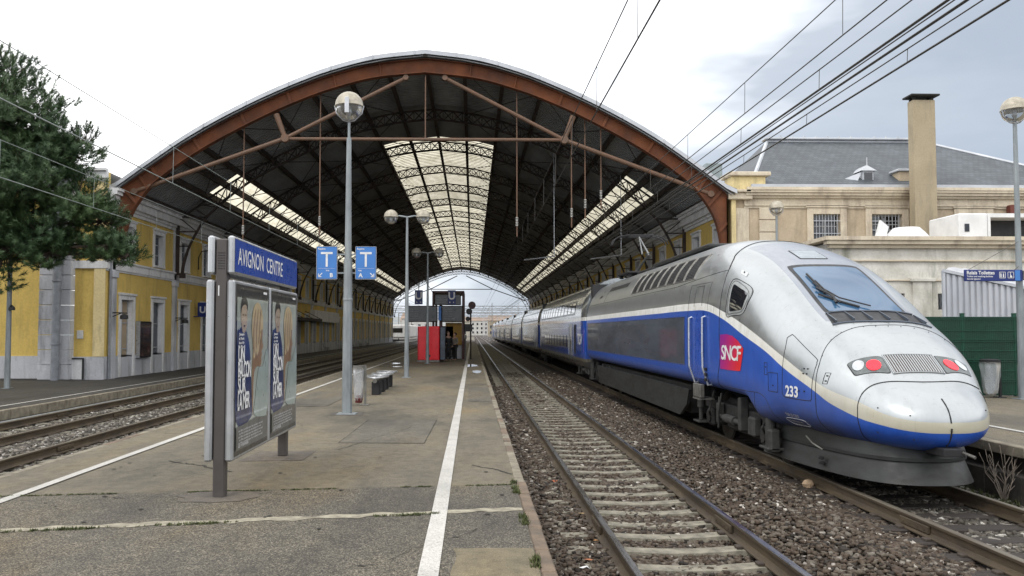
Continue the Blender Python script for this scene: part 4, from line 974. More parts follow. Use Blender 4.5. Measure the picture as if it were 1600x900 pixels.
# hanging rods with insulators that carry the catenary
M_porc = PM('white_porcelain', (.6,.6,.58), rough=.2)
for x, z1, y in ((-7.9,6.4,Y0+.3),(-4.6,6.8,Y0+.3),(4.0,6.8,Y0+.3),(6.4,7.2,Y0+.3),(7.0,7.6,Y0+.3),(7.7,8.0,Y0+.3)):
    b = MB(); b.tube([(x,y,fR(abs(x))-.4),(x,y,z1-.5)], .03, 6); hr_ = b.build('hanging_rod', M_dirty, shed); b = MB()
    for q_ in range(6): b.lathe((x,y,z1-.05+q_*.07), [(.03,0),(.075,.02),(.03,.05)], 10)
    b.build('insulator', M_porc, hr_)
# lattice truss (one mesh, shared)
def lattice():
    b = MB(); D = 11.2; N = 44; ds = np.linspace(-D, D, N+1)
    up = lambda d: fR(abs(d))-.36; lo = lambda d: fR(abs(d))-.36-.52-(.25*max(0,(abs(d)-9)/2.2)**1.5)
    for a_, c_ in zip(ds[:-1], ds[1:]):
        b.bar((a_,0,up(a_)),(c_,0,up(c_)),.16,.06); b.bar((a_,0,lo(a_)),(c_,0,lo(c_)),.18,.07)
        b.bar((a_,-.03,up(a_)),(c_,-.03,lo(c_)),.04,.05); b.bar((a_,.03,lo(a_)),(c_,.03,up(c_)),.04,.05); b.bar((a_,0,up(a_)),(a_,0,lo(a_)),.04,.05)
    for sg in (-1,1):
        P_ = smooth_pts([(11.2,lo(11.2)),(11.75,8.0),(12.25,7.2),(12.62,6.4),(12.85,5.6),(12.9,5.15)],4)
        for p, q_ in zip(P_[:-1], P_[1:]): b.bar((sg*p[0],0,p[1]),(sg*q_[0],0,q_[1]),.14,.09)
        b.bar((sg*11.2,0,up(11.2)),(sg*13.1,0,fR(13.1)-.36),.16,.07); b.bar((sg*13.16,0,fR(13.1)-.3),(sg*13.16,0,5.05),.16,.10)
        b.bar((sg*12.2,0,7.3),(sg*13.08,0,7.3),.06); b.bar((sg*12.55,0,6.55),(sg*13.08,0,6.55),.06); b.bar((sg*11.7,0,8.05),(sg*13.08,0,8.05),.08)
        b.bar((sg*11.7,0,8.1),(sg*12.3,0,fR(12.3)-.4),.06); b.bar((sg*11.3,0,8.6),(sg*12.0,0,fR(12)-.4),.05); b.bar((sg*12.2,0,7.3),(sg*13.05,0,8.0),.05); b.bar((sg*12.3,0,fR(12.3)-.4),(sg*13.05,0,8.1),.05)
        b.bar((sg*12.9,0,5.15),(sg*12.9,0,4.9),.25)
    return b
tr0 = lattice().build('roof_truss', M_iron, shed); tr0.location = (0, Y0+BAY, 0)
for i in range(2, NB_+1): clone(tr0, shed, (0, Y0+BAY*i, 0))
# rear gable ties
b = MB(); ye = YE
for sg in (-1,1):
    b.tube([(sg*6.05,ye,10.3),(sg*.85,ye,12.9)], .09, 6); b.tube([(sg*6.05,ye,10.3),(sg*12.6,ye,8.0)], .09, 6)
b.tube([(-6.05,ye,10.3),(6.05,ye,10.3)], .08, 6); b.build('tie_rod', M_iron, shed)
# wind bracing rods in the roof plane
b = MB()
for i in range(0, NB_):
    for sg in (-1,1):
        for a_, c_ in ((1.7,5.1),(5.1,8.5),(8.5,12)):
            y0 = Y0+BAY*i; b.tube([(sg*a_,y0,fR(a_)-.45),(sg*c_,y0+BAY,fR(c_)-.45)], .022, 4); b.tube([(sg*c_,y0,fR(c_)-.45),(sg*a_,y0+BAY,fR(a_)-.45)], .022, 4)
b.build('wind_brace', M_iron, shed)

# ------------------------------------------------------------------ station buildings
def stucco(name, c, c2, stain, scale=1.0, rough=.9):
    k = NB(name); co = k.coord(); a = k.noise(co, scale, 6, .6); st = k.noise(k.coord((1.2,1.2,.22)), 1.6, 6, .65); f = k.noise(co, 14, 4)
    x = k.ramp(a, [(.3, c2), (.68, c)]); x = k.mix(k.ramp(st, [(.50, 0.), (.70, .75)]), x, stain); x = k.mix(1, x, k.ramp(f, [(.3, .88), (.7, 1.05)]), 'MULTIPLY')
    k.set(x, rough); k.bump(k.noise(co, 45, 4), .25, .01); return k.mat
M_yel = stucco('yellow_render', (.74,.535,.155), (.60,.43,.115), (.40,.29,.10), .7)
M_yelp = stucco('pale_yellow_render', (.80,.66,.36), (.70,.57,.29), (.3,.25,.14), .8)
M_gry = stucco('pale_grey_dado', (.56,.57,.60), (.44,.45,.48), (.15,.15,.15), .9)
M_trim = stucco('off_white_trim', (.78,.78,.79), (.66,.66,.66), (.42,.42,.41), 1.2)
M_stonew = stucco('beige_stone', (.54,.445,.32), (.43,.345,.24), (.27,.22,.16), .8)
M_stone2 = stucco('pale_limestone_trim', (.70,.62,.48), (.54,.46,.35), (.27,.21,.16), 1.1)
M_rend = stucco('mildewed_white_render', (.72,.70,.64), (.50,.48,.42), (.20,.21,.16), 1.3)
M_slate = None
k = NB('slate_tiles'); co = k.coord(); br = k.n('ShaderNodeTexBrick'); br.inputs['Scale'].default_value = 1; br.inputs['Brick Width'].default_value = .26; br.inputs['Row Height'].default_value = .17; br.inputs['Mortar Size'].default_value = .012
br.inputs['Color1'].default_value = (.062,.073,.085,1); br.inputs['Color2'].default_value = (.09,.104,.118,1); br.inputs['Mortar'].default_value = (.04,.045,.05,1)
xyz = k.n('ShaderNodeSeparateXYZ'); k.l(co, xyz.inputs[0]); cb_ = k.n('ShaderNodeCombineXYZ'); k.l(xyz.outputs[0], cb_.inputs[0]); k.l(k.math('MULTIPLY', xyz.outputs[2], 1.35), cb_.inputs[1]); k.l(cb_.outputs[0], br.inputs[0])
k.set(k.mix(1, br.outputs[0], k.ramp(k.noise(co, .9, 5), [(.3, .75), (.7, 1.15)]), 'MULTIPLY'), .6); k.bump(br.outputs[1], .3, -.02); M_slate = k.mat
M_pane = PM('dull_blue_grey_pane', (.085,.10,.125), (.04,.048,.062), 1.3, .25, stretch=(1,1,.3))
M_shut = PM('boarded_window_panel', (.42,.33,.22), (.30,.24,.17), 2, .7)
M_wood2 = PM('grey_window_frame', (.40,.41,.42), (.3,.31,.32), 5, .6)
def wall(mb, ax, pos, u0, u1, z0, z1, ops, depth, nrm, m=0, mr=1):
    # ax 'x': wall on plane X=pos, u is Y ; ax 'y': plane Y=pos, u is X. nrm = +-1 outward
    f = (lambda u, z, d=0: (pos-nrm*d, u, z)) if ax == 'x' else (lambda u, z, d=0: (u, pos-nrm*d, z))
    us = sorted(set([u0,u1]+[o[0] for o in ops]+[o[1] for o in ops])); zs_ = sorted(set([z0,z1]+[o[2] for o in ops]+[o[3] for o in ops]))
    us = [u for u in us if u0 <= u <= u1]; zs_ = [z for z in zs_ if z0 <= z <= z1]
    for a, c in zip(us[:-1], us[1:]):
        for p, q_ in zip(zs_[:-1], zs_[1:]):
            cu, cz = (a+c)/2, (p+q_)/2
            if any(o[0] < cu < o[1] and o[2] < cz < o[3] for o in ops): continue
            mb.add([f(a,p),f(c,p),f(c,q_),f(a,q_)], [(0,1,2,3)], m)
    for (a, c, p, q_) in ops:
        for e0, e1 in (((a,p),(a,q_)),((a,q_),(c,q_)),((c,q_),(c,p)),((c,p),(a,p))): mb.add([f(*e0),f(*e1),f(*e1,depth),f(*e0,depth)], [(0,1,2,3)], mr)
stL = thing('station_building', 'long two storey yellow station building with white window surrounds on the left', 'station', (0,0,0))
nwin = NB_*2
offs = [(1.5,), (5.0,)]
doors, wins = [], []
for i in range(NB_):
    for o_ in (1.5, 5.0):
        c = Y0+BAY*i+o_; doors.append((c-.62,c+.62,1.0 if True else .16,3.55)); wins.append((c-.55,c+.55,5.35,6.85))
b = MB(); wall(b, 'x', XL_W, Y0-.6, YE, 1.1, 8.3, [(a,c,1.1,q_) for a,c,p,q_ in doors]+wins, .25, 1, 0, 1)
wall(b, 'y', Y0-.6, -16.65, XL_W, 1.1, 8.9, [], .3, -1, 0); wall(b, 'x', XL_W, Y0-.6, Y0-.3, 8.3, 8.9, [], .2, 1)
wall(b, 'y', Y0+.4, -40, -17.9, 1.1, 8.6, [], .3, -1, 0)
b.add([(-40,Y0+.9,8.9),(XL_W,Y0-.6,8.9),(XL_W,YE,8.2),(-40,YE,8.2)], [(0,1,2,3)], 1)
b.build('wall', [M_yel, M_trim], stL)
b = MB(); wall(b, 'x', XL_W+.03, Y0-.6, YE, .14, 1.1, [(a,c,p,1.1) for a,c,p,q_ in doors], .28, 1)
b.box((-16.65,Y0-.64,.14),(XL_W+.03,Y0-.6,1.1)); b.box((-40,Y0+.36,.14),(-17.9,Y0+.4,1.1)); b.box((XL_W-.5,Y0-.6,1.085),(XL_W+.035,YE,1.1)) if False else None
b.build('plinth', M_gry, stL)
b = MB(); b.box((XL_W,Y0-.62,4.8),(XL_W+.10,YE,5.12)); b.box((XL_W,Y0-.63,5.12),(XL_W+.16,YE,5.2)); b.box((-16.65,Y0-.68,4.8),(XL_W+.1,Y0-.62,5.12)); b.box((XL_W,Y0-.62,4.72),(XL_W+.05,YE,4.8)); b.build('string_course', M_trim, stL)
b = MB()
for x, z0, z1 in ((.08,7.35,7.5),(.16,7.5,7.62),(.3,7.62,7.95),(.42,7.95,8.1),(.5,8.1,8.22)): b.box((XL_W,Y0-.6,z0),(XL_W+x,YE,z1))
for x, z0, z1 in ((.1,8.5,8.6),(.2,8.6,8.9),(.3,8.9,9.0)): b.box((-17.3,Y0-.6-x,z0),(XL_W+.05,Y0-.6,z1))
b.build('cornice', M_trim, stL)
# rusticated pilasters and corner strips
b = MB()
for i in range(14):
    z = .15+i*.62; b.bbox((-17.95,Y0-.95,z+.012),(-16.65,Y0-.5,min(z+.61,8.9)),.012)
b.build('rusticated_pilaster', M_gry, stL)
b = MB(); b.bbox((-15.85,Y0-.66,1.1),(XL_W+.02,Y0-.6,8.5),.006); b.build('corner_strip', M_yelp, stL)
b = MB(); y = 0; b.bbox((XL_W,y-.20,.14),(XL_W+.14,y+.20,4.72),.01); b.bbox((XL_W,y-.16,4.72),(XL_W+.10,y+.16,7.35),.01)
b.bbox((XL_W,y-.27,4.45),(XL_W+.2,y+.27,4.74),.02); p0_ = b.build('pilaster', M_gry, stL); p0_.location = (0,Y0,0)
for i in range(1, NB_+1): clone(p0_, stL, (0,Y0+BAY*i,0))
def winframe(parent, name, a, c, p, q_, ax, pos, nrm, depth, mat_pane, sur=.2, mull=True, matf=None, first=None, base=True):
    f = (lambda u, z, d: (pos+nrm*d, u, z)) if ax == 'x' else (lambda u, z, d: (u, pos+nrm*d, z))
    def bx(mb, u0, u1, z0, z1, d0, d1, ch=.008):
        P0, P1 = f(u0,z0,d0), f(u1,z1,d1); mb.bbox(tuple(min(s,t) for s,t in zip(P0,P1)), tuple(max(s,t) for s,t in zip(P0,P1)), ch)
    b = MB(); bx(b, a-sur, a, p if base else p-.1, q_+sur, 0, .07); bx(b, c, c+sur, p if base else p-.1, q_+sur, 0, .07); bx(b, a+.001, c-.001, q_, q_+sur, 0, .065); bx(b, a-sur-.06, c+sur+.06, q_+sur, q_+sur+.1, 0, .12)
    if not base: bx(b, a-.1, c+.1, p-.09, p, -.02, .12)
    w = b.build(name, matf or M_trim, parent)
    b = MB(); bx(b, a+.002, c-.002, p+.002, q_-.002, -depth+.02, -depth+.03, .002); b.build('pane', mat_pane, w)
    if mull:
        b = MB(); m_ = (a+c)/2
        for uu in (a+.03, m_, c-.03): bx(b, uu-.03, uu+.03, p+.01, q_-.01, -depth+.032, -depth+.07)
        for zz in ([p+.04, p+(q_-p)*.36, p+(q_-p)*.70, q_-.04]): bx(b, a+.06, c-.06, zz-.025, zz+.025, -depth+.033, -depth+.065)
        b.build('glazing_bar', M_wood2, w)
    return w
d0 = None
for i, (a, c, p, q_) in enumerate(doors):
    if i == 0: w0 = winframe(stL, 'door', a, c, .16, q_, 'x', XL_W, 1, .25, M_shut); 
    elif i == 1: d0 = winframe(stL, 'door', a, c, .16, q_, 'x', XL_W, 1, .25, M_pane); y00 = a
    else: clone(d0, stL, (0, a-y00, 0))
for i, (a, c, p, q_) in enumerate(wins):
    if i == 0: u0_ = winframe(stL, 'window', a, c, p, q_, 'x', XL_W, 1, .25, M_pane, .18, base=False); y00 = a
    else: clone(u0_, stL, (0, a-y00, 0))
b = MB(); b.box((XL_W-.235,-.61,.16),(XL_W-.06,.61,.98)); b.box((XL_W-.235,-.61,.98),(XL_W-.02,.61,1.03)); a0_ = b.build('window_apron', M_gry, stL); a0_.location = (0,(doors[0][0]+doors[0][1])/2,0)
for d_ in doors[1:]: clone(a0_, stL, (0,(d_[0]+d_[1])/2,0))
# downpipes
b = MB(); b.tube([(XL_W+.1,Y0-.35,.15),(XL_W+.1,Y0-.35,5.0),(XL_W+.1,Y0-.35,8.2)], .05, 8); b.build('downpipe', PM('grey_pipe', (.26,.28,.31), (.18,.19,.21), 4, .5), stL)
b = MB(); b.tube([(-17.12,Y0-1.15,.15),(-17.12,Y0-1.15,8.8)], .16, 14)
for z in (1.6,4.2,6.8): b.lathe((-17.12,Y0-1.15,z), [(.16,0),(.19,.01),(.19,.06),(.16,.07)], 14)
b.build('downpipe', bpy.data.materials['grey_pipe'], stL)
# details on the end wall
b = MB(); b.bbox((-16.5,Y0-.67,1.85),(-16.25,Y0-.6,2.2),.01); tag(b.build('meter_box', PM('white_box', (.6,.6,.58), rough=.5)), 'small white box fixed to the yellow end wall', 'box')
b = MB(); b.bar((-16.72,Y0-.7,.15),(-16.72,Y0-.7,1.0),.06); b.bar((-16.2,Y0-.7,.15),(-16.2,Y0-.7,1.0),.06); b.bar((-16.75,Y0-.7,1.02),(-16.17,Y0-.7,1.02),.06)
h = tag(b.build('cellar_hatch_frame', M_black), 'low dark metal frame with pale panel at the foot of the yellow end wall', 'hatch'); b = MB(); b.box((-16.69,Y0-.69,.16),(-16.23,Y0-.66,.99)); b.build('panel', M_trim, h)
b = MB(); b.box((-21.2,Y0+.84,5.0-.1),(-19.9,Y0+.9,5.45-.1)); b.bbox((-20.4,Y0+.8,2.6),(-19.3,Y0+.88,2.66),.005); tag(b.build('wall_vent', M_black), 'dark slatted vent and rail on the yellow wall behind the pine', 'vent') if False else None
b = MB(); b.bbox((-20.4,Y0+.82,4.2),(-19.5,Y0+.9,4.55),.01)
for i in range(6): b.box((-20.38,Y0+.80,4.22+i*.055),(-19.52,Y0+.82,4.25+i*.055))
tag(b.build('wall_vent', M_black), 'dark slatted vent high on the yellow wall below the pine', 'vent')
# framed poster case on the wall
b = MB(); b.bbox((XL_W+.03,37.0,.95),(XL_W+.2,38.35,2.62),.015); pc = tag(b.build('poster_case', M_black), 'black framed dark poster on the yellow wall between the first two doors', 'poster')
k = NB('dark_print'); k.set(k.ramp(k.noise(k.coord((1,3,3)), 1.4, 5, .7), [(.35,(.012,.01,.012)),(.5,(.04,.03,.03)),(.62,(.12,.05,.05)),(.72,(.2,.17,.16))]), .2, 0, .8)
b = MB(); b.box((XL_W+.2,37.08,1.03),(XL_W+.21,38.27,2.54)); b.build('print', k.mat, pc)
b = MB(); b.box((XL_W+.03,36.98,.94),(XL_W+.215,37.03,2.63)); b.build('edge', M_alu, pc)
# bracket lamps/cameras by the doors
def wall_lamp(y, z, label):
    b = MB(); b.bar((XL_W+.1,y,z),(XL_W+.75,y,z-.02),.05); b.bar((XL_W+.1,y,z-.18),(XL_W+.5,y,z-.02),.035); b.bbox((XL_W+.03,y-.05,z-.3),(XL_W+.1,y+.05,z+.1),.01)
    t = tag(b.build('bracket_lamp', M_black), label, 'lamp', 'bracket lamps on the yellow building'); b = MB(); b.lathe((XL_W+.62,y,z-.28), [(.05,.22),(.16,.16),(.17,.02),(.13,0)], 14); b.build('shade', M_black, t); return t
wall_lamp(Y0-.15, 2.95, 'dark bracket lamp with loudspeaker left of the first door'); wall_lamp(Y0+BAY, 2.85, 'dark bracket lamp on the second grey pilaster')
b = MB(); b.bbox((XL_W+.03,44.5,2.95),(XL_W+.85,44.55,3.0),.01); b.bbox((XL_W+.25,44.5,3.0),(XL_W+.8,44.56,3.75),.01); us = tag(b.build('platform_letter_sign', PM('sign_navy', (.012,.03,.17), (.01,.02,.13), 2, .4)), 'blue letter U sign sticking out from the yellow building on a bracket', 'sign')
b = MB(); text(b, 'U', lambda u,v: (XL_W+.53+u, 44.49, 3.18+v), .5, 1, .012, center=True); b.build('lettering', M_white, us)
# wall flood lights
for (y, z) in ((45.0,6.6),):
    b = MB(); b.tube([(XL_W+.1,y,5.6),(XL_W+.1,y,6.3),(XL_W+.25,y,6.62),(XL_W+.8,y,6.7)], .03, 6); b.lathe((XL_W+1.0,y,6.62), [(.05,.12),(.2,.08),(.24,0),(.2,-.03)], 14); tag(b.build('swan_neck_lamp', M_black), 'dark swan neck lamp between the upper windows', 'lamp')

# right hand hall wing --------------------------------------------
stR = thing('station_wing', 'yellow hall wing behind the train with white framed upper windows', 'station', (0,0,0))
wr = [(Y0+BAY*i+o_-.55, Y0+BAY*i+o_+.55, 5.35, 6.85) for i in range(NB_) for o_ in (1.5,5.0)]; dr_ = [(a,c,.56,3.5) for a,c,_,_ in wr]
b = MB(); wall(b, 'x', XR_W, Y0+.05, YE, .5, 8.3, wr+dr_, .25, -1, 0, 1); b.box((XR_W+.5,Y0+1,8.25),(XR_W+8,YE,8.3)); b.build('wall', [M_yel, M_trim], stR)
b = MB(); b.box((XR_W-.10,Y0+.05,4.8),(XR_W,YE,5.12)); b.box((XR_W-.16,Y0+.05,5.12),(XR_W,YE,5.2)); b.build('string_course', M_trim, stR)
b = MB()
for x, z0, z1 in ((.08,7.35,7.5),(.16,7.5,7.62),(.3,7.62,7.95),(.42,7.95,8.1),(.5,8.1,8.22)): b.box((XR_W-x,Y0+.3,z0),(XR_W,YE,z1))
b.build('cornice', M_trim, stR)
for L_, nm, p_, bs in ((wr,'window',.18,False),(dr_,'door',.18,True)):
    f0 = None
    for a, c, p, q_ in L_:
        if f0 is None: f0 = winframe(stR, nm, a, c, p, q_, 'x', XR_W, -1, .25, M_pane, p_, base=bs); y00 = a
        else: clone(f0, stR, (0,a-y00,0))
# canopies and kiosk inside left
b = MB(); b.bbox((XL_W+.05,62,3.05),(XL_W+1.6,74,3.3),.02)
for y in (62.3,66,70,73.7): b.bar((XL_W+.1,y,4.0),(XL_W+1.5,y,3.3),.05)
tag(b.build('canopy', M_iron), 'dark flat canopy over the far doors of the yellow building', 'canopy')
b = MB(); b.bbox((XL_W+.05,76,3.1),(XL_W+.5,90,4.2),.02); tag(b.build('fascia_panel', M_trim), 'pale blank fascia panel along the yellow building inside the hall', 'panel')

# beige end building on the right ----------------------------------
eb = thing('end_building', 'beige stone station end building with slate hipped roof at right', 'station', (0,0,0))
EY = 34.6
ew = [(14.95,16.15,5.6,7.3),(17.55,18.9,5.9,7.3),(21.5,22.7,5.6,7.3)]
b = MB(); wall(b, 'y', EY, 11.3, 34, .5, 8.2, ew, .3, -1, 0, 1); wall(b, 'x', 11.3, EY, EY+.5, .5, 8.2, [], .3, -1); b.box((11.35,EY+.4,7.9),(34,EY+14,8.2)); b.build('wall', [M_stonew, M_stone2], eb)
b = MB()
for d, z0, z1 in ((.06,7.55,7.65),(.12,7.65,7.72),(.08,7.72,7.98),(.22,7.98,8.08),(.34,8.08,8.2),(.42,8.2,8.3)): b.box((11.9-.0,EY-d,z0),(34,EY,z1))
b.box((11.9,EY-.46,8.3),(34,EY,8.42)); b.build('cornice', M_stone2, eb)
b = MB()
for i in range(13):
    z = .55+i*.54; b.bbox((12.55,EY-.10,z+.015),(13.35,EY,z+.525),.015)
b.bbox((11.32,EY-.06,.5),(12.1,EY,7.55),.01); b.build('quoin', M_stone2, eb)
b = MB(); b.bbox((11.3,EY-.16,.5),(11.5,EY-.0,9.0),.01); b.bbox((11.25,EY-.35,8.25),(12.75,EY+.6,8.9),.02); b.build('corner_pier', M_yelp, eb)
b = MB(); b.bbox((11.1,EY-.5,8.9),(12.95,EY+.8,9.08),.03); b.bbox((11.2,EY-.42,8.2),(12.1,EY-.02,8.32),.02); b.bbox((11.15,EY-.3,7.9),(12.2,EY,8.2),.03); b.build('pier_cap', M_stone2, eb)
for a, c, p, q_ in ew:
    w = winframe(eb, 'window', a, c, p, q_, 'y', EY, -1, .28, M_dglass, .28, base=False, matf=M_stone2)
    b = MB()
    for i in range(1, 9): b.tube([(a+(c-a)*i/9, EY-.05, p+.05),(a+(c-a)*i/9, EY-.05, q_-.02)], .012, 5)
    for z in (p+.3, (p+q_)/2, q_-.3): b.bar((a,EY-.05,z),(c,EY-.05,z),.025)
    b.build('window_grille', M_alu, w)
b = MB(); RZ0, RZ1 = 8.45, 11.85
A, B_, C_, D_ = (12.1,EY-.3,RZ0), (28.6,EY-.3,RZ0), (28.6,EY+11.2,RZ0), (12.1,EY+11.2,RZ0); E_, F_ = (15.0,EY+5.4,RZ1), (22.9,EY+5.4,RZ1)
b.add([A,B_,C_,D_,E_,F_], [(0,1,5,4),(1,2,5),(2,3,4,5),(3,0,4),(0,3,2,1)]); b.build('roof', M_slate, eb)
b = MB(); b.tube([A,E_],.09,6); b.tube([B_,F_],.09,6); b.bbox((14.9,EY+5.25,RZ1-.32),(23,EY+5.5,RZ1+.02),.02); b.bbox((14.8,EY+5.1,RZ1+.02),(23.1,EY+5.7,RZ1+.12),.02); b.box((12.1,EY-.42,8.42),(34,EY-.25,8.55))
for i in range(14): b.bar((15+i*.6,EY+5.15,RZ1+.1),(15+i*.6,EY+5.15,RZ1+.2),.06)
b.build('ridge_flashing', M_zinc, eb)
b = MB(); b.bbox((17.45,EY-.1+.6,8.75),(17.95,EY+1.4,9.35),.02); dm = b.build('dormer', M_zinc, eb)
b = MB(); b.add([(17.35,EY+.4,9.33),(18.05,EY+.4,9.33),(17.7,EY+.6,9.62),(17.35,EY+1.6,9.33),(18.05,EY+1.6,9.33),(17.7,EY+1.4,9.62)], [(0,1,2),(0,2,5,3),(1,4,5,2),(4,3,5)]); b.tube([(17.7,EY+.6,9.6),(17.7,EY+.6,9.95)],.025,6)
b.add([(17.1,EY+.38,8.72),(16.7,EY+.6,9.0),(17.44,EY+.55,9.3)], [(0,1,2)]); b.build('dormer_roof', M_zinc, dm)
b = MB(); b.box((17.52,EY+.47,8.85),(17.88,EY+.5,9.25)); b.build('pane', M_dglass, dm)
b = MB(); b.bbox((19.05,EY+.4,8.5),(19.55,EY+1,9.3),.02); b.build('flue', M_stonew, eb)
b = MB(); b.bbox((18.95,EY+.3,9.3),(19.65,EY+1.1,9.4),.02); b.build('flue_cap', M_zinc, eb)
b = MB(); b.lathe((26.6,EY+2,8.9), [(.55,-.5),(.55,.0),(.35,.05),(.35,.45),(.5,.5),(.5,.55),(.3,.6),(.45,.8),(.45,.86),(.0001,1.0)], 14); b.build('roof_ventilator', M_stonew, eb)
b = MB(); b.tube([(20.0,EY-.5,8.4),(19.9,EY-.5,8.2),(19.55,EY-.35,7.6),(19.5,EY-.3,7.2),(19.5,EY-.3,.6)], .1, 10); b.build('downpipe', M_zinc, eb)
b = MB(); b.tube([(27.0,EY-.25,6.8),(27.0,EY-.25,7.9)], .14, 10); b.bbox((26.8,EY-.4,7.5),(27.2,EY,7.8),.02) if False else None
b = MB(); b.bbox((23.55,EY-.35,6.5),(23.85,EY-.05,7.7),.03); b.build('heater_flue', PM('rust_red_box', (.16,.045,.03), rough=.7), eb)
ch = MB(); ch.bbox((18.82,EY-1.25,.5),(19.78,EY-.80,12.05),.02); chm = tag(ch.build('chimney', stucco('tan_chimney_render', (.40,.335,.23), (.33,.275,.185), (.22,.185,.135), .6)), 'tall square tan chimney rising in front of the slate roof', 'chimney')
b = MB(); b.bbox((18.68,EY-1.4,12.2),(19.92,EY-.65,12.28),.015)
for x in (18.92,19.68):
    for y in (EY-1.15,EY-.9): b.bbox((x-.06,y-.06,12.05),(x+.06,y+.06,12.2),.01)
b.build('cap', M_under, chm)
# grey duct and lights on the shed haunch
b = MB(); b.bbox((11.0,37.2,9.3),(11.8,38.2,10.1),.03); b.bbox((11.2,37.3,8.3),(11.5,37.7,9.3),.02); b.bbox((9.9,38.6,9.0),(10.7,39.4,9.6),.03); tag(b.build('roof_duct', PM('grey_green_duct', (.30,.35,.36), (.22,.26,.27), 2, .5, .3)), 'grey metal ducts on the roof behind the right arch foot', 'duct')

# low rendered building
lb = thing('low_building', 'low flat roofed building with mildewed white render beyond the green fence', 'building', (0,0,0))
LY = 27.0
lw_ = [(15.95,16.45,2.9,3.45),(14.2,14.8,2.9,3.45)]
b = MB(); wall(b, 'y', LY, 12.3, 40, .5, 5.2, lw_, .25, -1, 0, 0); wall(b, 'x', 12.3, LY, 32.2, .5, 5.2, [], .2, -1); b.box((12.35,LY+.3,5.0),(40,32.2,5.2)); b.build('wall', M_rend, lb)
b = MB()
for d, z0, z1 in ((.08,4.55,4.6),(.06,4.0-.12,4.0-.08),(.15,5.0,5.12),(.28,5.12,5.25)): b.box((12.3-d,LY-d,z0),(40,LY,z1))
b.box((12.3-.35,LY-.35,5.25),(40,32.3,5.38)); b.build('cornice', M_stone2, lb)
for x in (15.05,18.2): b = MB(); b.bbox((x,LY-.09,.5),(x+.65,LY,3.86),.01); b.bbox((x-.1,LY-.16,3.85),(x+.75,LY,3.98),.02); b.build('pilaster', M_rend, lb)
for a, c, p, q_ in lw_:
    b = MB(); b.box((a,LY+.2,p),(c,LY+.23,q_)); w = b.build('window', M_dglass, lb); b = MB()
    for i in range(5):
        x = a+.05+i*(c-a-.1)/4; b.tube([(x+.02*math.sin(j*1.6),LY+.05,p+(q_-p)*j/8) for j in range(9)], .009, 5)
    b.build('window_grille', M_black, w)
# roof top units
b = MB(); b.bbox((18.3,29.5,5.38),(19.4,31.5,6.6),.04); ru = tag(b.build('rooftop_cabin', PM('white_sheet_cabin', (.72,.73,.74), (.6,.61,.62), 2, .4)), 'white boxy cabin with dark open bay standing on the low flat roof', 'cabin')
b = MB(); b.box((19.4,29.5,6.45),(27,31.5,6.6)); b.box((19.4,29.5,5.38),(19.5,29.6,6.45)); b.bbox((26,29.5,5.38),(27,31.5,6.45),.03); b.build('bay_roof', bpy.data.materials['white_sheet_cabin'], ru)
b = MB(); b.box((19.45,30.4,5.4),(26,31.4,6.44)); b.build('bay_interior', M_black, ru)
b = MB(); patch_ = b.bbox((18.5,29.47,5.9),(18.68,29.5,6.2),.01); b.build('pane', M_dglass, ru)
b = MB(); b.bbox((20.9,28.4,5.38),(23.5,29.2,5.78),.03); ac = tag(b.build('air_conditioner', bpy.data.materials['white_sheet_cabin']), 'white slatted air conditioning unit on the low roof at far right', 'air conditioner')
b = MB()
for i in range(30): b.box((20.95+i*.085,28.38,5.43),(20.99+i*.085,28.4,5.73))
b.build('slat', M_steel, ac)
b = MB(); b.lathe((16.0,29,5.38), [(.0001,.62),(.45,.58),(.62,.4),(.85,.12),(.9,0)], 20); tag(b.build('roof_cowl', bpy.data.materials['white_sheet_cabin']), 'low white domed cowl on the flat roof near the chimney', 'roof cowl')
b = MB(); b.lathe((18.2-.2,28.6,5.38), [(.0001,.28),(.2,.24),(.3,.1),(.32,0)], 16); tag(b.build('roof_vent', bpy.data.materials['white_sheet_cabin']), 'small white dome vent on the flat roof', 'vent')
b = MB(); b.add([(14.7,28.8,5.38),(15.1,28.8,5.38),(15.3,28.9,6.0),(15.0,28.9,6.25),(14.7,28.9,5.38),(15.1,28.9,5.38),(15.3,29.0,6.0),(15.0,29.0,6.25)], [(0,1,2,3),(7,6,5,4),(0,4,5,1),(1,5,6,2),(2,6,7,3),(3,7,4,0)]); tag(b.build('satellite_dish', bpy.data.materials['white_sheet_cabin']), 'tilted white dish leaning beside the domed cowl', 'dish')
# corrugated shelter
def corrug(mb, p0, p1, zb0, zb1, zt0, zt1, pitch=.16, dep=.035):
    p0, p1 = Vector(p0), Vector(p1); d = (p1-p0); L_ = d.length; d.normalize(); nn = Vector((d.y,-d.x,0)); k_ = int(L_/pitch); v = []
    for i in range(k_):
        for u, o_ in ((0,0),(.3,0),(.42,1),(.88,1)):
            t = (i+u)*pitch/L_; p = p0+d*L_*t+nn*dep*o_; v += [(p.x,p.y,zb0+(zb1-zb0)*t),(p.x,p.y,zt0+(zt1-zt0)*t)]
    mb.add(v, [(2*i,2*i+2,2*i+3,2*i+1) for i in range(len(v)//2-1)])
M_corr = PM('galvanised_corrugated_sheet', (.62,.63,.66), (.46,.47,.50), 1.5, .4, .5, stretch=(1,1,.3))
cs = thing('corrugated_shelter', 'grey corrugated metal shelter with sloping top behind the green fence', 'shelter', (0,0,0))
b = MB(); corrug(b, (13.15,22,0), (16.8,22,0), .55, .55, 3.82, 3.05, .17, .05); b.build('front_sheet', M_corr, cs)
b = MB(); v = []; 
for i in range(22):
    t = i/21; x = 13.15+3.65*t; v += [(x,21.93,3.84-.77*t+(.03 if i%2 else 0)),(x+1.5,24.2,4.12-.35*t+(.03 if i%2 else 0))]
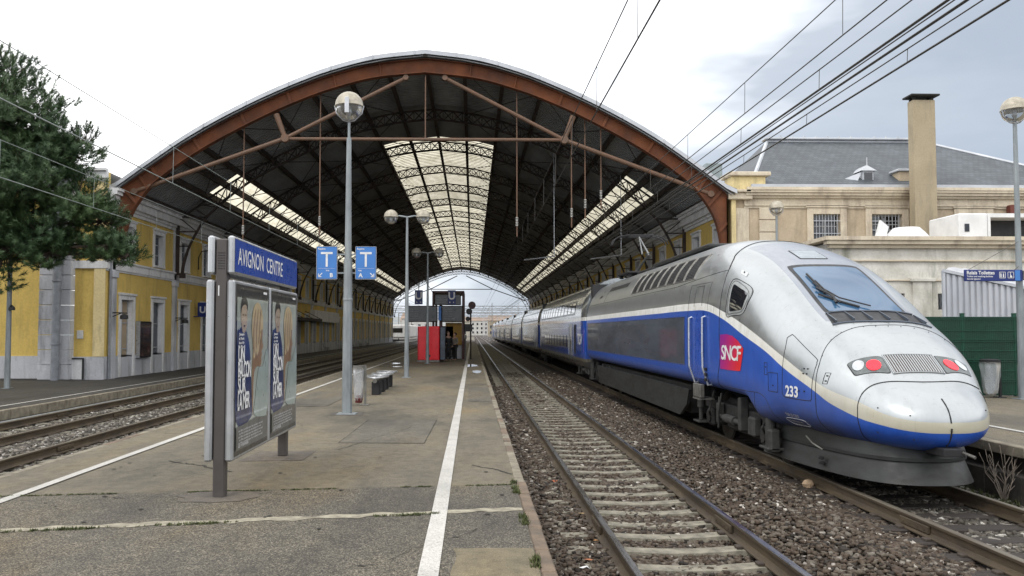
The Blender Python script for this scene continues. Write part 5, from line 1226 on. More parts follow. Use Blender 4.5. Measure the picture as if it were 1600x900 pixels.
b.add(v, [(2*i,2*i+2,2*i+3,2*i+1) for i in range(21)]); b.build('roof_sheet', M_corr, cs)
b = MB(); b.bar((13.1,21.93,3.85),(16.85,21.93,3.07),.06,.08); b.bar((13.13,21.95,.55),(13.13,21.95,3.85),.07); b.build('edge_trim', M_zinc, cs)
# green fence
gf = thing('mesh_fence', 'dark green welded mesh fence with posts across the right platform', 'fence', (0,19.6,.55))
M_green = PM('green_post_paint', (.010,.075,.045), (.007,.052,.03), 3, .4); M_gmesh = PM('dark_green_mesh', (.01,.06,.035), (.008,.042,.026), 4, .5)
p0 = None
for x in (9.6,10.9,12.17,13.48,14.8,16.1):
    if p0 is None: b = MB(); b.bbox((-.045,-.04,0),(.045,.04,2.03),.008); b.bbox((-.05,-.045,2.03),(.05,.045,2.06),.01); p0 = b.build('post', M_green, gf); p0.location = (x,0,0)
    else: clone(p0, gf, (x,0,0))
b = MB()
for i in range(138): b.box((9.6+i*.047,-.052,.03),(9.6+i*.047+.008,-.046,1.97))
for z in (.05,.35,.4,.85,.9,1.35,1.4,1.9,1.95,1.12,.62,1.62): b.box((9.6,-.066,z),(16.1,-.053,z+.014))
b.build('wire_mesh', M_green, gf)
b = MB(); b.box((9.6,-.03,.02),(16.1,-.022,1.96)); b.build('privacy_screen', M_gmesh, gf)
# ------------------------------------------------------------------ street furniture
M_galv = PM('galvanised_pole', (.30,.33,.34), (.20,.22,.23), 3, .5, .4, stretch=(2,2,.5))
M_globet = PM('aged_brass_globe_top', (.46,.42,.34), (.30,.27,.21), 9, .5, .2)
M_globeb = glassy('clear_globe', (.86,.88,.88), .05, .35, (.5,.5,.5), .18)
def globe(par, x, z, r=.3, tilt=0):
    prof = [(r*math.sin(t), r*math.cos(t)) for t in np.linspace(.001, math.pi*.5, 10)]
    b = MB(); b.lathe((x,0,z), prof+[(r*1.02,-.01),(r*1.02,-.03),(r*.97,-.03)], 24); b.build('globe_cap', M_globet, par, True)
    b = MB(); b.lathe((x,0,z-.03), [(r*.97*math.cos(t), -r*.97*math.sin(t)) for t in np.linspace(0, math.pi*.5-.01, 10)], 24); b.build('glass_bowl', M_globeb, par, True)
    b = MB(); b.lathe((x,0,z-.12), [(.03,-.1),(.06,-.02),(.06,.1),(.03,.12)], 12); b.build('bulb', M_alu, par)
def lamp_post(label, loc, H, kind, rz=0, n=12):
    t = thing('lamp_post', label, 'lamp post', loc, 'globe lamp posts', rz)
    b = MB(); hh = H-.35
    if kind == 'big':
        b.tube([(0,0,0),(0,0,.9)], .108, 8); b.tube([(0,0,.9),(0,0,3.3)], [.104,.09], 8); b.tube([(0,0,3.3),(0,0,hh-.35)], [.075,.05], n); b.tube([(0,0,hh-.35),(0,0,hh-.0)], .028, n)
        b.bbox((-.2,-.2,0),(.2,.2,.02),.005); b.lathe((0,0,2.4), [(.095,0),(.106,.01),(.106,.05),(.095,.06)], 8)
    else:
        b.tube([(0,0,0),(0,0,.8)], .095, n); b.tube([(0,0,.8),(0,0,hh)], [.085,.045], n); b.bbox((-.17,-.17,0),(.17,.17,.02),.005)
    b.build('pole', M_galv, t)
    if kind in ('big','single'):
        globe(t, 0, H); b = MB()
        for sg in (-1,1): b.tube([(0,0,hh),(sg*.12,0,hh+.03),(sg*.27,0,hh+.18),(sg*.31,0,H)], .016, 6)
        if kind == 'big': b.bbox((-.045,-.36,H-.25),(.045,-.30,H+.1),.015); b.bar((0,-.3,H-.2),(0,0,hh),.05)
        b.build('yoke', M_alu, t)
    else:
        for sg in (-1,1): globe(t, sg*.62, H, .27)
        b = MB(); b.tube([(-.62,0,H-.3),(-.45,0,H-.06),(0,0,H),(.45,0,H-.06),(.62,0,H-.3)], .03, 8) if False else b.tube([(-.6,0,H-.05),(-.3,0,H+.03),(0,0,H-.02),(.3,0,H+.03),(.6,0,H-.05)], .035, 8)
        b.tube([(0,0,hh-.1),(0,0,H+.02)], .045, 8); b.build('cross_arm', M_galv, t)
    return t
l1 = lamp_post('tall single globe lamp post carrying the two blue T signs', (-2.66,17.15,.4), 6.62, 'big')
lamp_post('twin globe lamp post behind the metal bench', (-2.5,30.6,.4), 6.15, 'twin')
lamp_post('twin globe lamp post in front of the red booth', (-2.45,43.96,.4), 6.08, 'twin')
lamp_post('globe lamp post at the right edge holding the blue toilet sign', (13.02,18.7,.55), 6.93, 'single')
lamp_post('globe lamp post showing above the train in front of the beige building', (12.8,33.2,.55), 6.8, 'single')
b = MB(); b.tube([(0,0,0),(0,0,6.2)], [.10,.06], 12); b.bbox((-.15,-.15,0),(.15,.15,.02),.005)
pl = tag(b.build('steel_pole', M_galv), 'thin grey steel pole on the left platform under the pine', 'pole'); pl.location = (-16.34,28.63,.15)
b = MB(); b.lathe((.12,-.05,2.75), [(.05,.16),(.1,.1),(.11,0)], 12); b.bar((0,0,2.95),(.14,-.05,2.92),.03); b.build('lamp_head', M_black, pl)
# blue T signs
M_tblue = PM('sign_light_blue', (.05,.20,.55), (.045,.18,.5), 2, .4)
def t_sign(x0, x1, letter, arrow, label):
    t = tag(None or (lambda b: (b.bbox((x0,17.10,3.27),(x1,17.14,3.96),.012), b)[1])(MB()).build('track_marker_sign', M_tblue), label, 'sign', 'blue T marker signs')
    c = (x0+x1)/2; Y = 17.094; b = MB()
    b.box((c-.125,Y,3.80),(c+.125,Y+.004,3.845)); b.box((c-.022,Y,3.53),(c+.022,Y+.004,3.80))
    for i in range(20): b.box((x0+.04+i*.018,Y,3.492),(x0+.05+i*.018,Y+.003,3.498))
    P_ = lambda x, z: (lambda u, v: (x+u, Y, z+v))
    text(b, 'Repère', P_(x0+.03,3.895), .06, .9, .001)
    text(b, 'Voie', P_(c-.02 if arrow < 0 else x0+.05,3.435), .045, .9, .001); text(b, letter, P_(c+.07 if arrow < 0 else x0+.06,3.31), .12, 1, .004)
    ax, az = (x0+.035,3.31) if arrow < 0 else (x1-.035,3.31); s = 1 if arrow < 0 else -1
    b.box((min(ax,ax+s*.07),Y,az),(max(ax,ax+s*.07),Y+.004,az+.016)); b.box((min(ax,ax+s*.016),Y,az+.016),(max(ax,ax+s*.016),Y+.004,az+.075)); b.bar((ax+s*.01,Y+.002,az+.01),(ax+s*.085,Y+.002,az+.085),.004,.018)
    b.build('lettering', M_white, t)
    b = MB(); b.box((x0-.006,17.098,3.264),(x1+.006,17.142,3.27)); b.box((x0-.006,17.098,3.96),(x1+.006,17.142,3.966)); b.box((x0-.006,17.098,3.264),(x0,17.142,3.966)); b.box((x1,17.098,3.264),(x1+.006,17.142,3.966)); b.build('edge', M_alu, t)
    b = MB(); b.bar((c,17.15,3.4),(-2.66,17.15,3.4),.03); b.bar((c,17.15,3.8),(-2.66,17.15,3.8),.03); b.build('bracket', M_galv, t)
t_sign(-3.32,-2.89,'B',-1,'blue T marker sign reading Voie B, left of the lamp post'); t_sign(-2.49,-2.06,'A',1,'blue T marker sign reading Voie A, right of the lamp post')
# relais toilettes sign
b = MB(); b.bbox((11.55,18.44,3.33),(12.93,18.50,3.60),.01); rt = tag(b.build('toilet_sign', bpy.data.materials['sign_navy']), 'dark blue Relais Toilettes sign hung from the right lamp post', 'sign')
b = MB(); P_ = lambda x, z: (lambda u, v: (x+u, 18.434, z+v))
text(b, 'Relais Toilettes', P_(11.59,3.49), .115, 1, .003, fit=.66); text(b, 'Toilets and washing facilities', P_(11.59,3.425), .05, 1, .0012, fit=.62); text(b, 'Servizi igienici', P_(11.59,3.365), .05, 1, .0012, fit=.32)
b.build('lettering', M_white, rt); b = MB()
for x in (12.36,12.56):
    for a_, c_ in (((x,3.40),(x+.15,3.41)),((x,3.54),(x+.15,3.55)),((x,3.40),(x+.01,3.55)),((x+.14,3.40),(x+.15,3.55))): b.box((a_[0],18.432,a_[1]),(c_[0],18.436,c_[1]))
for x in (12.40,12.46):
    b.box((x-.014,18.432,3.42),(x+.014,18.436,3.50)); b.lathe((x,18.434,3.518), [(.012,-.003),(.012,.003)], 8, 0, 'y')
b.box((12.62,18.432,3.46),(12.635,18.436,3.51)); b.lathe((12.628,18.434,3.525), [(.01,-.003),(.01,.003)], 8, 0, 'y'); b.lathe((12.64,18.434,3.44), [(.028,-.003),(.028,.003)], 12, 0, 'y')
b.build('pictogram', M_white, rt)
b = MB(); b.box((12.74,18.435,3.345),(12.86,18.44,3.585)); b.build('blue_field', bpy.data.materials['sign_light_blue'], rt)
b = MB(); b.tube([(11.65,18.47,3.60),(12.95,18.6,4.28)], .008, 5); b.bar((12.75,18.47,3.6),(12.85,18.47,3.68),.02); b.bar((12.9,18.47,3.47),(13.0,18.68,3.47),.05); b.bbox((12.93,18.42,3.36),(13.0,18.52,3.58),.01); b.build('bracket', M_steel, rt)
# bin with clear bag (right and left)
M_bag = glassy('clear_plastic_bag', (.86,.88,.9), .12, .35, (.80,.82,.85), .26)
def bag_bin(name, label, loc, H=.98, r=.19, low=None):
    t = thing(name, label, 'litter bin', loc, 'litter bins with clear bags')
    b = MB(); b.bar((r+.03,0,0),(r+.03,0,H+.02),.05); b.lathe((0,0,H-.02), [(r,0),(r+.02,.0),(r+.02,.04),(r,.04),(r,0)], 24); b.lathe((0,0,H+.03), [(.0001,.03),(r*.9,.02),(r+.02,0)], 20) if low is None else None
    b.bbox((r-.08,-.12,0),(r+.12,.12,.02),.005); b.build('stand', M_seam if low is None else M_steel, t)
    b = MB(); prof = [(r*1.06,H-.02),(r*1.1,H-.1),(r*1.0,H*.6),(r*.85,H*.3),(r*.72,.12),(r*.4,.05),(.0001,.04)]; b.lathe((0,0,0), prof, 40)
    v = []
    for i, (x, y, z) in enumerate(b.v):
        a = math.atan2(y,x); f = 1+.09*math.sin(a*7+z*9)+.07*mnoise.noise(Vector((x*9,y*9,z*7))); v.append((x*f,y*f,z))
    b.v = v; b.build('bag', M_bag, t, True)
    return t
bag_bin('litter_bin', 'clear plastic bag bin on a dark stand in front of the green fence', (12.55,19.15,.55), .88, .2)
t = bag_bin('litter_bin', 'slim clear bag bin right behind the tall lamp post', (-2.70,19.2,.4), .92, .125, 1)
b = MB(); b.lathe((0,0,.06), [(.0001,0),(.08,0),(.1,.1),(.06,.17),(.0001,.18)], 12); b.build('rubbish', PM('dark_red_rubbish', (.10,.015,.012), rough=.5), t)
# bench: two perforated seats on block legs
bn = thing('bench', 'low metal bench with perforated oval seats on dark block legs', 'bench', (-2.66,22.35,.4))
M_seat = PM('pale_metal_seat', (.42,.43,.44), (.32,.33,.34), 5, .35, .6)
for i in range(3):
    b = MB(); y0 = .3+i*1.25; a, c = .30, .58
    ov = lambda f, n=28: [(a*f*math.cos(q_*2*math.pi/n), y0+c*f*math.sin(q_*2*math.pi/n), .47+.03*abs(math.cos(q_*2*math.pi/n))) for q_ in range(n+1)]
    b.tube(ov(1), .028, 6, cap=False); 
    for f in (.78,.56,.34): b.tube(ov(f), .014, 5, cap=False)
    for q_ in range(12):
        t_ = q_*math.pi/6; b.bar((a*.2*math.cos(t_),y0+c*.2*math.sin(t_),.468),(a*math.cos(t_),y0+c*math.sin(t_),.475),.022,.012)
    b.build('seat', M_seat, bn)
b = MB(); b.bbox((-.05,-.35,.36),(.05,3.5,.44),.02); b.lathe((0,-.36,.40), [(.03,-.01),(.06,-.01),(.06,.01),(.03,.01)], 14, 0, 'y'); b.build('beam', M_steel, bn)
for y in (-.1,.9,1.9,3.0): b = MB(); b.bbox((-.12,y,0),(.10,y+.28,.36),.015); b.bbox((.10,y+.02,.02),(.13,y+.26,.38),.008); b.build('leg', M_seam, bn)
# slatted seats on the left platform
def wall_bench(y, label):
    t = thing('slatted_bench', label, 'seat', (XL_W+.5,y,.15), 'seats along the yellow building')
    b = MB(); 
    for i in range(6): b.bar((.02+i*.07,-.6,.44),(.02+i*.07,.6,.44),.045,.02)
    b.build('seat', M_seat, t); b = MB()
    for i in range(6): b.bar((-.06-i*.012,-.6,.50+i*.065),(-.06-i*.012,.6,.50+i*.065),.02,.045)
    b.build('backrest', M_seat, t)
    for s in (-.45,.45): b = MB(); b.bar((.1,s,0),(.1,s,.43),.04); b.bar((.32,s,0),(.3,s,.43),.04); b.bar((-.05,s,.42),(-.13,s,.85),.04); b.build('leg', M_black, t)
    return t
w1 = wall_bench(47.6, 'slatted grey seat by the first blue letter sign'); 
for i, y in enumerate((81.5,92,99,106,113)): dup(w1, (XL_W+.5,y,.15), label='slatted grey seat, number %s deep inside the hall by the far doors' % ['one','two','three','four','five'][i])
# ------------------------------------------------------------------ name board with posters
nb = thing('name_board', 'station name board reading AVIGNON CENTRE above two film posters', 'name board', (-2.67,8.62,.4))
M_post = PM('brown_grey_post', (.085,.075,.07), (.065,.057,.054), 2, .45, .2)
M_navy = PM('name_board_blue', (.015,.065,.36), (.013,.055,.32), 2, .3, coat=.4)
for y, h_ in ((0,2.74),(2.82,2.70)): b = MB(); b.bbox((-.062,y-.06,0),(.062,y+.06,h_),.012); p_ = b.build('post', M_post, nb)
b = MB()
for i in range(5):
    for j in range(7): b.lathe((-.032+i*.016,-.0615,2.42+j*.028), [(.0055,-.003),(.0055,.0)], 8, 0, 'y')
b.build('speaker_hole', M_seam, nb)
b = MB(); b.box((-.03,-.0625,2.13),(-.018,-.06,2.24)); b.build('sticker', M_white, nb)
M_frame = PM('satin_aluminium', (.50,.51,.52), (.40,.41,.42), 3, .35, .7)
for sg, nm in ((1,'name_panel'),(-1,'name_panel')):
    X0, X1 = (.07,.14) if sg > 0 else (-.14,-.07)
    b = MB(); b.bbox((X0,-.09,2.36),(X1,2.98,2.77),.02); f = b.build(nm, M_frame, nb)
    xo = X1+.002 if sg > 0 else X0-.002
    b = MB(); b.add([(xo,-.055,2.39),(xo,2.95,2.39),(xo,2.95,2.74),(xo,-.055,2.74)], [(0,1,2,3)]); b.build('blue_field', M_navy, f)
    b = MB(); y_ = 0.05 if sg > 0 else 2.85; text(b, 'AVIGNON  CENTRE', lambda u, v: (xo+sg*.003, y_+sg*u, 2.475+v), .265, .6, .002, 1.0, fit=2.02); b.build('lettering', M_white, f)
k = NB('poster_misty_ground'); k.set(k.ramp(k.noise(k.coord((1,1,.5)), 1.6, 3), [(.3, (.27,.30,.27)), (.7, (.42,.45,.41))]), .25, 0, .6); PB = k.mat
def pm(n, c, c2=None): return PM(n, c, c2, 3, .35, coat=.6)
P_dark, P_blue, P_blond, P_skin, P_hair, P_teal, P_black, P_hz = pm('poster_dark', (.03,.035,.05)), pm('poster_suit_blue', (.02,.04,.14), (.012,.02,.07)), pm('poster_hair_blond', (.58,.47,.29), (.44,.34,.2)), pm('poster_skin', (.42,.33,.25), (.34,.26,.19)), pm('poster_dark_hair', (.02,.018,.016)), pm('poster_pale_teal', (.36,.43,.41)), pm('poster_border_black', (.02,.02,.02)), pm('poster_lower_grey', (.12,.12,.11), (.08,.08,.075))
P_skin2 = pm('poster_skin_profile', (.30,.19,.12), (.22,.13,.08))
for sg in (1,-1):
    X0, X1 = (.07,.15) if sg > 0 else (-.15,-.07)
    for kk, (ya, yb) in enumerate(((-.09,1.40),(1.42,2.98))):
        b = MB(); b.bbox((X0,ya,.38),(X1,yb,2.30),.02); f = b.build('poster_case', M_frame, nb); xo = X1+.002 if sg > 0 else X0-.002
        if sg < 0: ya_, yb_, d_ = yb, ya, -1
        else: ya_, yb_, d_ = ya, yb, 1
        def F(u, v, o_=0): return (xo+sg*o_*.0016, ya_+d_*(.06+u*(abs(yb-ya)-.12)), .42+v*1.84)
        def pol(name, pts, mat, o_, sm=True):
            p = smooth_pts(pts, 5, True)[:-1] if sm else pts; b = MB(); b.add([F(u,v,o_) for u,v in p], [tuple(range(len(p)))]); return b.build(name, mat, f)
        pol('print_border', [(0,0),(1,0),(1,1),(0,1)], P_black, 0, False)
        pol('print', [(.03,.03),(.97,.03),(.97,.925),(.03,.925)], PB, 1, False)
        pol('figure_suit', [(.03,.20),(.03,.68),(.09,.735),(.19,.75),(.30,.715),(.38,.64),(.43,.50),(.46,.34),(.47,.20)], P_blue, 2)
        pol('figure_face', [(.16,.74),(.13,.80),(.135,.855),(.18,.89),(.245,.895),(.295,.86),(.305,.80),(.285,.745),(.23,.715),(.18,.72)], P_skin, 3)
        pol('figure_hair', [(.125,.83),(.125,.885),(.17,.925),(.25,.93),(.305,.895),(.315,.845),(.295,.87),(.25,.885),(.19,.88),(.15,.865)], P_hair, 4)
        pol('figure_eye', [(.165,.822),(.19,.828),(.205,.822),(.19,.817)], P_hair, 5, False); pol('figure_eye', [(.235,.822),(.255,.828),(.275,.822),(.255,.817)], P_hair, 5, False)
        pol('figure_mouth', [(.195,.757),(.225,.762),(.25,.757),(.225,.750)], P_hair, 5, False)
        pol('figure_profile', [(.50,.20),(.52,.44),(.60,.50),(.72,.50),(.76,.53),(.745,.555),(.775,.575),(.765,.60),(.815,.625),(.775,.67),(.79,.71),(.74,.76),(.60,.76),(.50,.66),(.46,.42)], P_skin2, 3)
        pol('figure_blond_hair', [(.50,.56),(.47,.66),(.44,.76),(.48,.86),(.58,.905),(.70,.89),(.78,.82),(.79,.74),(.74,.735),(.70,.70),(.685,.65),(.66,.60),(.60,.57),(.57,.60),(.54,.565)], P_blond, 5)
        for hx in range(6): pol('hair_lock', [(.50+hx*.035,.60+hx*.012),(.475+hx*.045,.72),(.53+hx*.04,.85),(.55+hx*.04,.85),(.50+hx*.045,.72),(.515+hx*.035,.60+hx*.012)], P_blond if hx%2 else P_skin2, 6)
        pol('print_sea', [(.56,.20),(.57,.30),(.66,.48),(.80,.50),(.965,.6),(.965,.20)], P_teal, 4)
        pol('print_lower_band', [(.03,.03),(.97,.03),(.97,.165),(.6,.185),(.03,.165)], P_hz, 6, False)
        b = MB(); hh = lambda x, v: (lambda uu, vv: F(x+uu/1.4, v+vv/1.84, 8))
        for s_, v, ft in (('UN',.545,.26),('BALCON',.45,.53),('SUR',.36,.32),('LA MER',.265,.50)):
            text(b, s_, hh(.05, v), .25, .8, .007, .85, fit=ft*.95)
        b.build('title_lettering', M_white, f); b = MB()
        for j, s_ in enumerate(('Jean', 'et Marie', 'dans un film', 'de la mer')): text(b, s_, hh(.06,.70-j*.025), .04, .8, .001, fit=.2)
        b.build('credit_lettering', M_white, f); b = MB()
        for j in range(5): text(b, 'un film produit par les ateliers du sud', hh(.08+.02*(j%2), .135-j*.018), .03, 1, .0008, fit=1.0-.1*(j%2))
        text(b, 'LE 9 FEVRIER', hh(.08,.045), .04, 1, .0015, fit=.4)
        b.build('print_lettering', PM('poster_small_print', (.55,.55,.55), rough=.5) if 'poster_small_print' not in bpy.data.materials else bpy.data.materials['poster_small_print'], f)
        b = MB(); b.add([F(.80,.965,3),(F(.92,.965,3)),(F(.92,.98,3)),(F(.80,.98,3))], [(0,1,2,3)]); b.build('case_label', M_white, f)
# ------------------------------------------------------------------ objects deep on the island platform
rb = thing('vending_booth', 'bright red booth on a grey base beside the waiting people', 'booth', (-2.5,45.9,.4))
b = MB(); b.bbox((-.62,0,.12),(.62,.8,2.05),.03); b.build('body', PM('bright_red_paint', (.85,.008,.02), (.75,.007,.018), 2, .35, coat=.3), rb)
b = MB(); b.bbox((-.64,-.02,0),(.64,.82,.12),.01); b.build('base', M_steel, rb); b = MB(); b.box((-.17,-.012,.3),(.12,-.002,.42)); b.build('slot', M_black, rb)
b = MB(); b.box((-.008,-.006,.15),(.008,-.001,2.0)); b.box((-.58,-.006,.2),(-.57,-.001,1.98)); b.box((.57,-.006,.2),(.58,-.001,1.98)); b.build('door_gap', PM('dark_red_gap', (.2,.0,.01)), rb)
b = MB(); b.bbox((.66,.1,.12),(.95,.75,2.0),.02); b.build('side_cabinet', M_dgrey, rb)
st = thing('stair_kiosk', 'brown framed kiosk with grey departure screens on the island platform', 'kiosk', (0,51,.4))
M_brown = PM('brown_kiosk_frame', (.09,.03,.028), (.06,.022,.02), 2, .5)
b = MB()
for x in (-2.55,-.65): b.bbox((x,0,0),(x+.14,.25,4.3),.02); b.bbox((x,4,0),(x+.14,4.25,4.3),.02)
b.bbox((-2.55,0,4.2),(-.51,4.25,4.34),.02); b.bbox((-2.1,-.05,2.0),(-1.9,.2,3.6),.02); b.build('frame', M_brown, st)
M_screen = PM('grey_screen', (.13,.14,.145), (.10,.11,.115), 2, .3); M_scrt = PM('faint_screen_text', (.30,.31,.32), rough=.5)
for (x0, x1, z0, z1) in ((-4.1,-2.2,2.35,3.38),(-1.95,-.6,2.35,3.38),(-2.4,-.72,3.42,4.12)):
    b = MB(); b.bbox((x0,-.3,z0),(x1,-.05,z1),.03); s_ = b.build('screen', M_iron, st); b = MB(); b.box((x0+.06,-.31,z0+.06),(x1-.06,-.301,z1-.06)); b.build('display', M_screen, s_)
    b = MB()
    for j in range(5): text(b, random.choice(['Marseille 14h05','Lyon 14h28','Arles 15h10','Nimes 15h32']), lambda u, v: (x0+.15+u, -.316, z1-.25-j*.15+v), .11, 1, 0)
    b.build('lettering', M_scrt, s_)
b = MB(); b.bbox((-2.15,-.34,2.45),(-1.96,-.28,3.35),.01); b.build('blue_panel', bpy.data.materials['sign_light_blue'], st)
b = MB(); b.bbox((-1.7,.3,.9),(-.66,.35,2.3),.01); b.build('yellow_panel', PM('ochre_panel', (.36,.20,.02), rough=.6), st)
b = MB(); b.bbox((-1.9,.5,0),(-.66,3.9,.9),.02); b.build('low_wall', M_gry, st)
b = MB(); b.bbox((-2.3,.3,.1),(-1.2,.36,2.1),.02); b.build('glass_door', M_dglass, st)
def u_sign(x, y, z, label, w=.5, h_=.9):
    b = MB(); b.bbox((x-w/2,y,z),(x+w/2,y+.06,z+h_),.01); t = tag(b.build('platform_letter_sign', bpy.data.materials['sign_navy']), label, 'sign', 'blue letter U signs'); b = MB(); text(b, 'U', lambda u,v: (x+u, y-.006, z+.33+v), .65, 1, .015, center=True)
    for dx in (-.12,.12): b.box((x+dx-.03,y-.008,z+.1),(x+dx+.03,y-.002,z+.17))
    b.build('lettering', M_white, t); return t
u_sign(-1.3,50.6,3.86,'blue U sign on the upper screen of the kiosk'); u_sign(-3.38,50.5,3.86,'blue U sign left of the kiosk, above the left screen')
b = MB(); b.tube([(-3.38,50.6,4.7),(-3.38,50.6,6.0)], .03, 6); b.tube([(-3.38,50.6,6.0),(-2.5,50.9,4.6)], .02, 5); tag(b.build('sign_rod', M_iron), 'thin rod holding the blue U sign left of the kiosk', 'rod')
b = MB(); b.tube([(-.1,51,.4),(-.1,51,3.9)], .05, 8); sg_ = tag(b.build('signal_post', M_iron), 'platform end signal post with round dark discs beside the kiosk', 'signal')
for x, z, r in ((-.02,3.82,.24),(-.2,3.42,.2),(-.28,2.95,.15)):
    b = MB(); b.lathe((x,50.9,z), [(.0001,-.05),(r,-.05),(r,.03),(.0001,.05)], 20, 0, 'y'); b.build('disc', M_brown if z > 3.8 else M_black, sg_)
b = MB(); b.bbox((-.5,50.8,2.15),(.0,51,2.62),.02); b.build('signal_box', M_black, sg_)
b = MB(); b.tube([(-.42,48.3,.4),(-.42,48.3,1.9)], .05, 8); b.bbox((-.5,48.2,1.7),(-.34,48.4,1.95),.02); tag(b.build('bollard', M_steel), 'slim grey post right of the waiting people', 'post')

# people -----------------------------------------------------------
def skin_obj(name, joints, edges, mat, par, sub=2):
    me = bpy.data.meshes.new(name); me.from_pydata([j[:3] for j in joints], edges, []); o = bpy.data.objects.new(name, me); col.objects.link(o); o.parent = par
    m = o.modifiers.new('s', 'SKIN'); m.use_smooth_shade = True
    for i, j in enumerate(joints): me.skin_vertices[0].data[i].radius = (j[3], j[3]*(j[4] if len(j) > 4 else 1))
    me.skin_vertices[0].data[0].use_root = True
    s = o.modifiers.new('u', 'SUBSURF'); s.levels = s.render_levels = sub; me.materials.append(mat); return o
M_skin = PM('skin', (.42,.26,.19), (.38,.23,.16), 8, .5)
def person(label, loc, rz, coat_c, leg_c, hair_c, H=1.72, long_coat=True, arm=0):
    t = thing('person', label, 'person', loc, 'people waiting by the kiosk', rz); k_ = H/1.75
    J = [(0,0,.98,.13,.8),(0,0,1.2,.12,.75),(0,0,1.42,.13,.7),(0,0,1.50,.055),(0,-.01,1.57,.075),(0,-.02,1.66,.088,1.1),(0,-.01,1.73,.06),
         (.10,0,.92,.085),(.11,-.02,.50,.058),(.11,.01,.09,.04),(.11,-.13,.04,.038),(-.10,0,.92,.085),(-.12,.03,.50,.058),(-.12,.04,.09,.04),(-.12,-.09,.04,.038),
         (.19,0,1.40,.055),(.25,.0,1.13,.042),(.24,-.10-arm*.1,.90+arm*.25,.03),(.235,-.14-arm*.14,.83+arm*.3,.025),(-.19,0,1.40,.055),(-.25,.02,1.13,.042),(-.24,-.06,.90,.03),(-.235,-.09,.82,.025)]
    E_ = [(0,1),(1,2),(2,3),(3,4),(4,5),(5,6),(0,7),(7,8),(8,9),(9,10),(0,11),(11,12),(12,13),(13,14),(2,15),(15,16),(16,17),(17,18),(2,19),(19,20),(20,21),(21,22)]
    J = [(x*k_,y*k_,z*k_,*[r if i else r*k_ for i, r in enumerate(rr)]) for x,y,z,*rr in J]
    skin_obj('body', J, E_, M_skin, t)
    g = lambda i, f: (J[i][0],J[i][1],J[i][2],J[i][3]*f,*(J[i][4:]))
    C = [g(0,1.22),g(1,1.2),g(2,1.15),(J[3][0],J[3][1],J[3][2]-.03,.075),g(15,1.35),g(16,1.5),g(17,1.6),g(19,1.35),g(20,1.5),g(21,1.6)]; CE = [(0,1),(1,2),(2,3),(2,4),(4,5),(5,6),(2,7),(7,8),(8,9)]
    if long_coat: C += [(0,0,.70*k_,.17,.85),(0,.0,.45*k_,.19,.85)]; CE += [(0,10),(10,11)]
    skin_obj('coat', C, CE, coat_c, t)
    skin_obj('trousers', [(0,0,.95*k_,.14,.8),g(7,1.12),g(8,1.3),(J[9][0],J[9][1],.07,.062),g(11,1.12),g(12,1.3),(J[13][0],J[13][1],.07,.062)], [(0,1),(1,2),(2,3),(0,4),(4,5),(5,6)], leg_c, t)
    hr = MB(); c0 = Vector((0,.015,1.665))*k_
    for i in range(9):
        th = i/8*math.pi*.62; hr_ = .112*math.sin(th); 
        for j in range(16):
            a = 2*math.pi*j/16; rr = hr_*(1 if math.sin(a) > -.3 or th < .9 else .6); hr.v.append((c0.x+rr*math.cos(a)*.95, c0.y+rr*math.sin(a)*1.1, c0.z+.118*math.cos(th)))
    for i in range(8):
        for j in range(16): hr.f.append((i*16+j, i*16+(j+1)%16, (i+1)*16+(j+1)%16, (i+1)*16+j)); hr.m.append(0)
    hr.build('hair', hair_c, t, True)
    fb = MB(); fb.lathe((0,-.115*k_,1.645*k_), [(.0001,-.025),(.014,-.012),(.008,.02),(.0001,.025)], 8)
    for s_ in (-.035,.035): fb.lathe((s_,-.095*k_,1.675*k_), [(.0001,-.008),(.01,0),(.0001,.008)], 8)
    fb.build('face_features', M_skin, t)
    return t
mk = lambda n, c: PM(n, c, None, 6, .85)
C1, C2, C3 = mk('coat_black', (.022,.022,.026)), mk('coat_grey_beige', (.22,.20,.17)), mk('coat_navy', (.03,.035,.05)); H1, H2 = mk('hair_dark', (.03,.02,.015)), mk('hair_brown', (.10,.06,.035)); Tz = mk('trousers_black', (.02,.02,.022))
person('person in a long black coat standing right of the red booth', (-1.42,47.4,.4), .5, C1, Tz, H2, 1.74)
person('person in a pale jacket and dark trousers behind the black coat', (-1.05,48.4,.4), -.8, C2, Tz, H1, 1.66, False, .6)
person('person in dark clothes close to the side of the red booth', (-1.80,47.2,.4), .9, C3, Tz, H1, 1.7, True)
b = MB(); b.bbox((-1.98,46.75,.46),(-1.66,47.0,1.08),.04); b.tube([(-1.95,46.9,1.08),(-1.95,46.9,1.4),(-1.7,46.9,1.4),(-1.7,46.9,1.08)], .012, 6)
for x in (-1.93,-1.71): b.lathe((x,46.87,.43), [(.03,-.02),(.03,.02)], 10, 0, 'x')
tag(b.build('suitcase', M_black), 'upright black wheeled suitcase beside the red booth', 'suitcase')

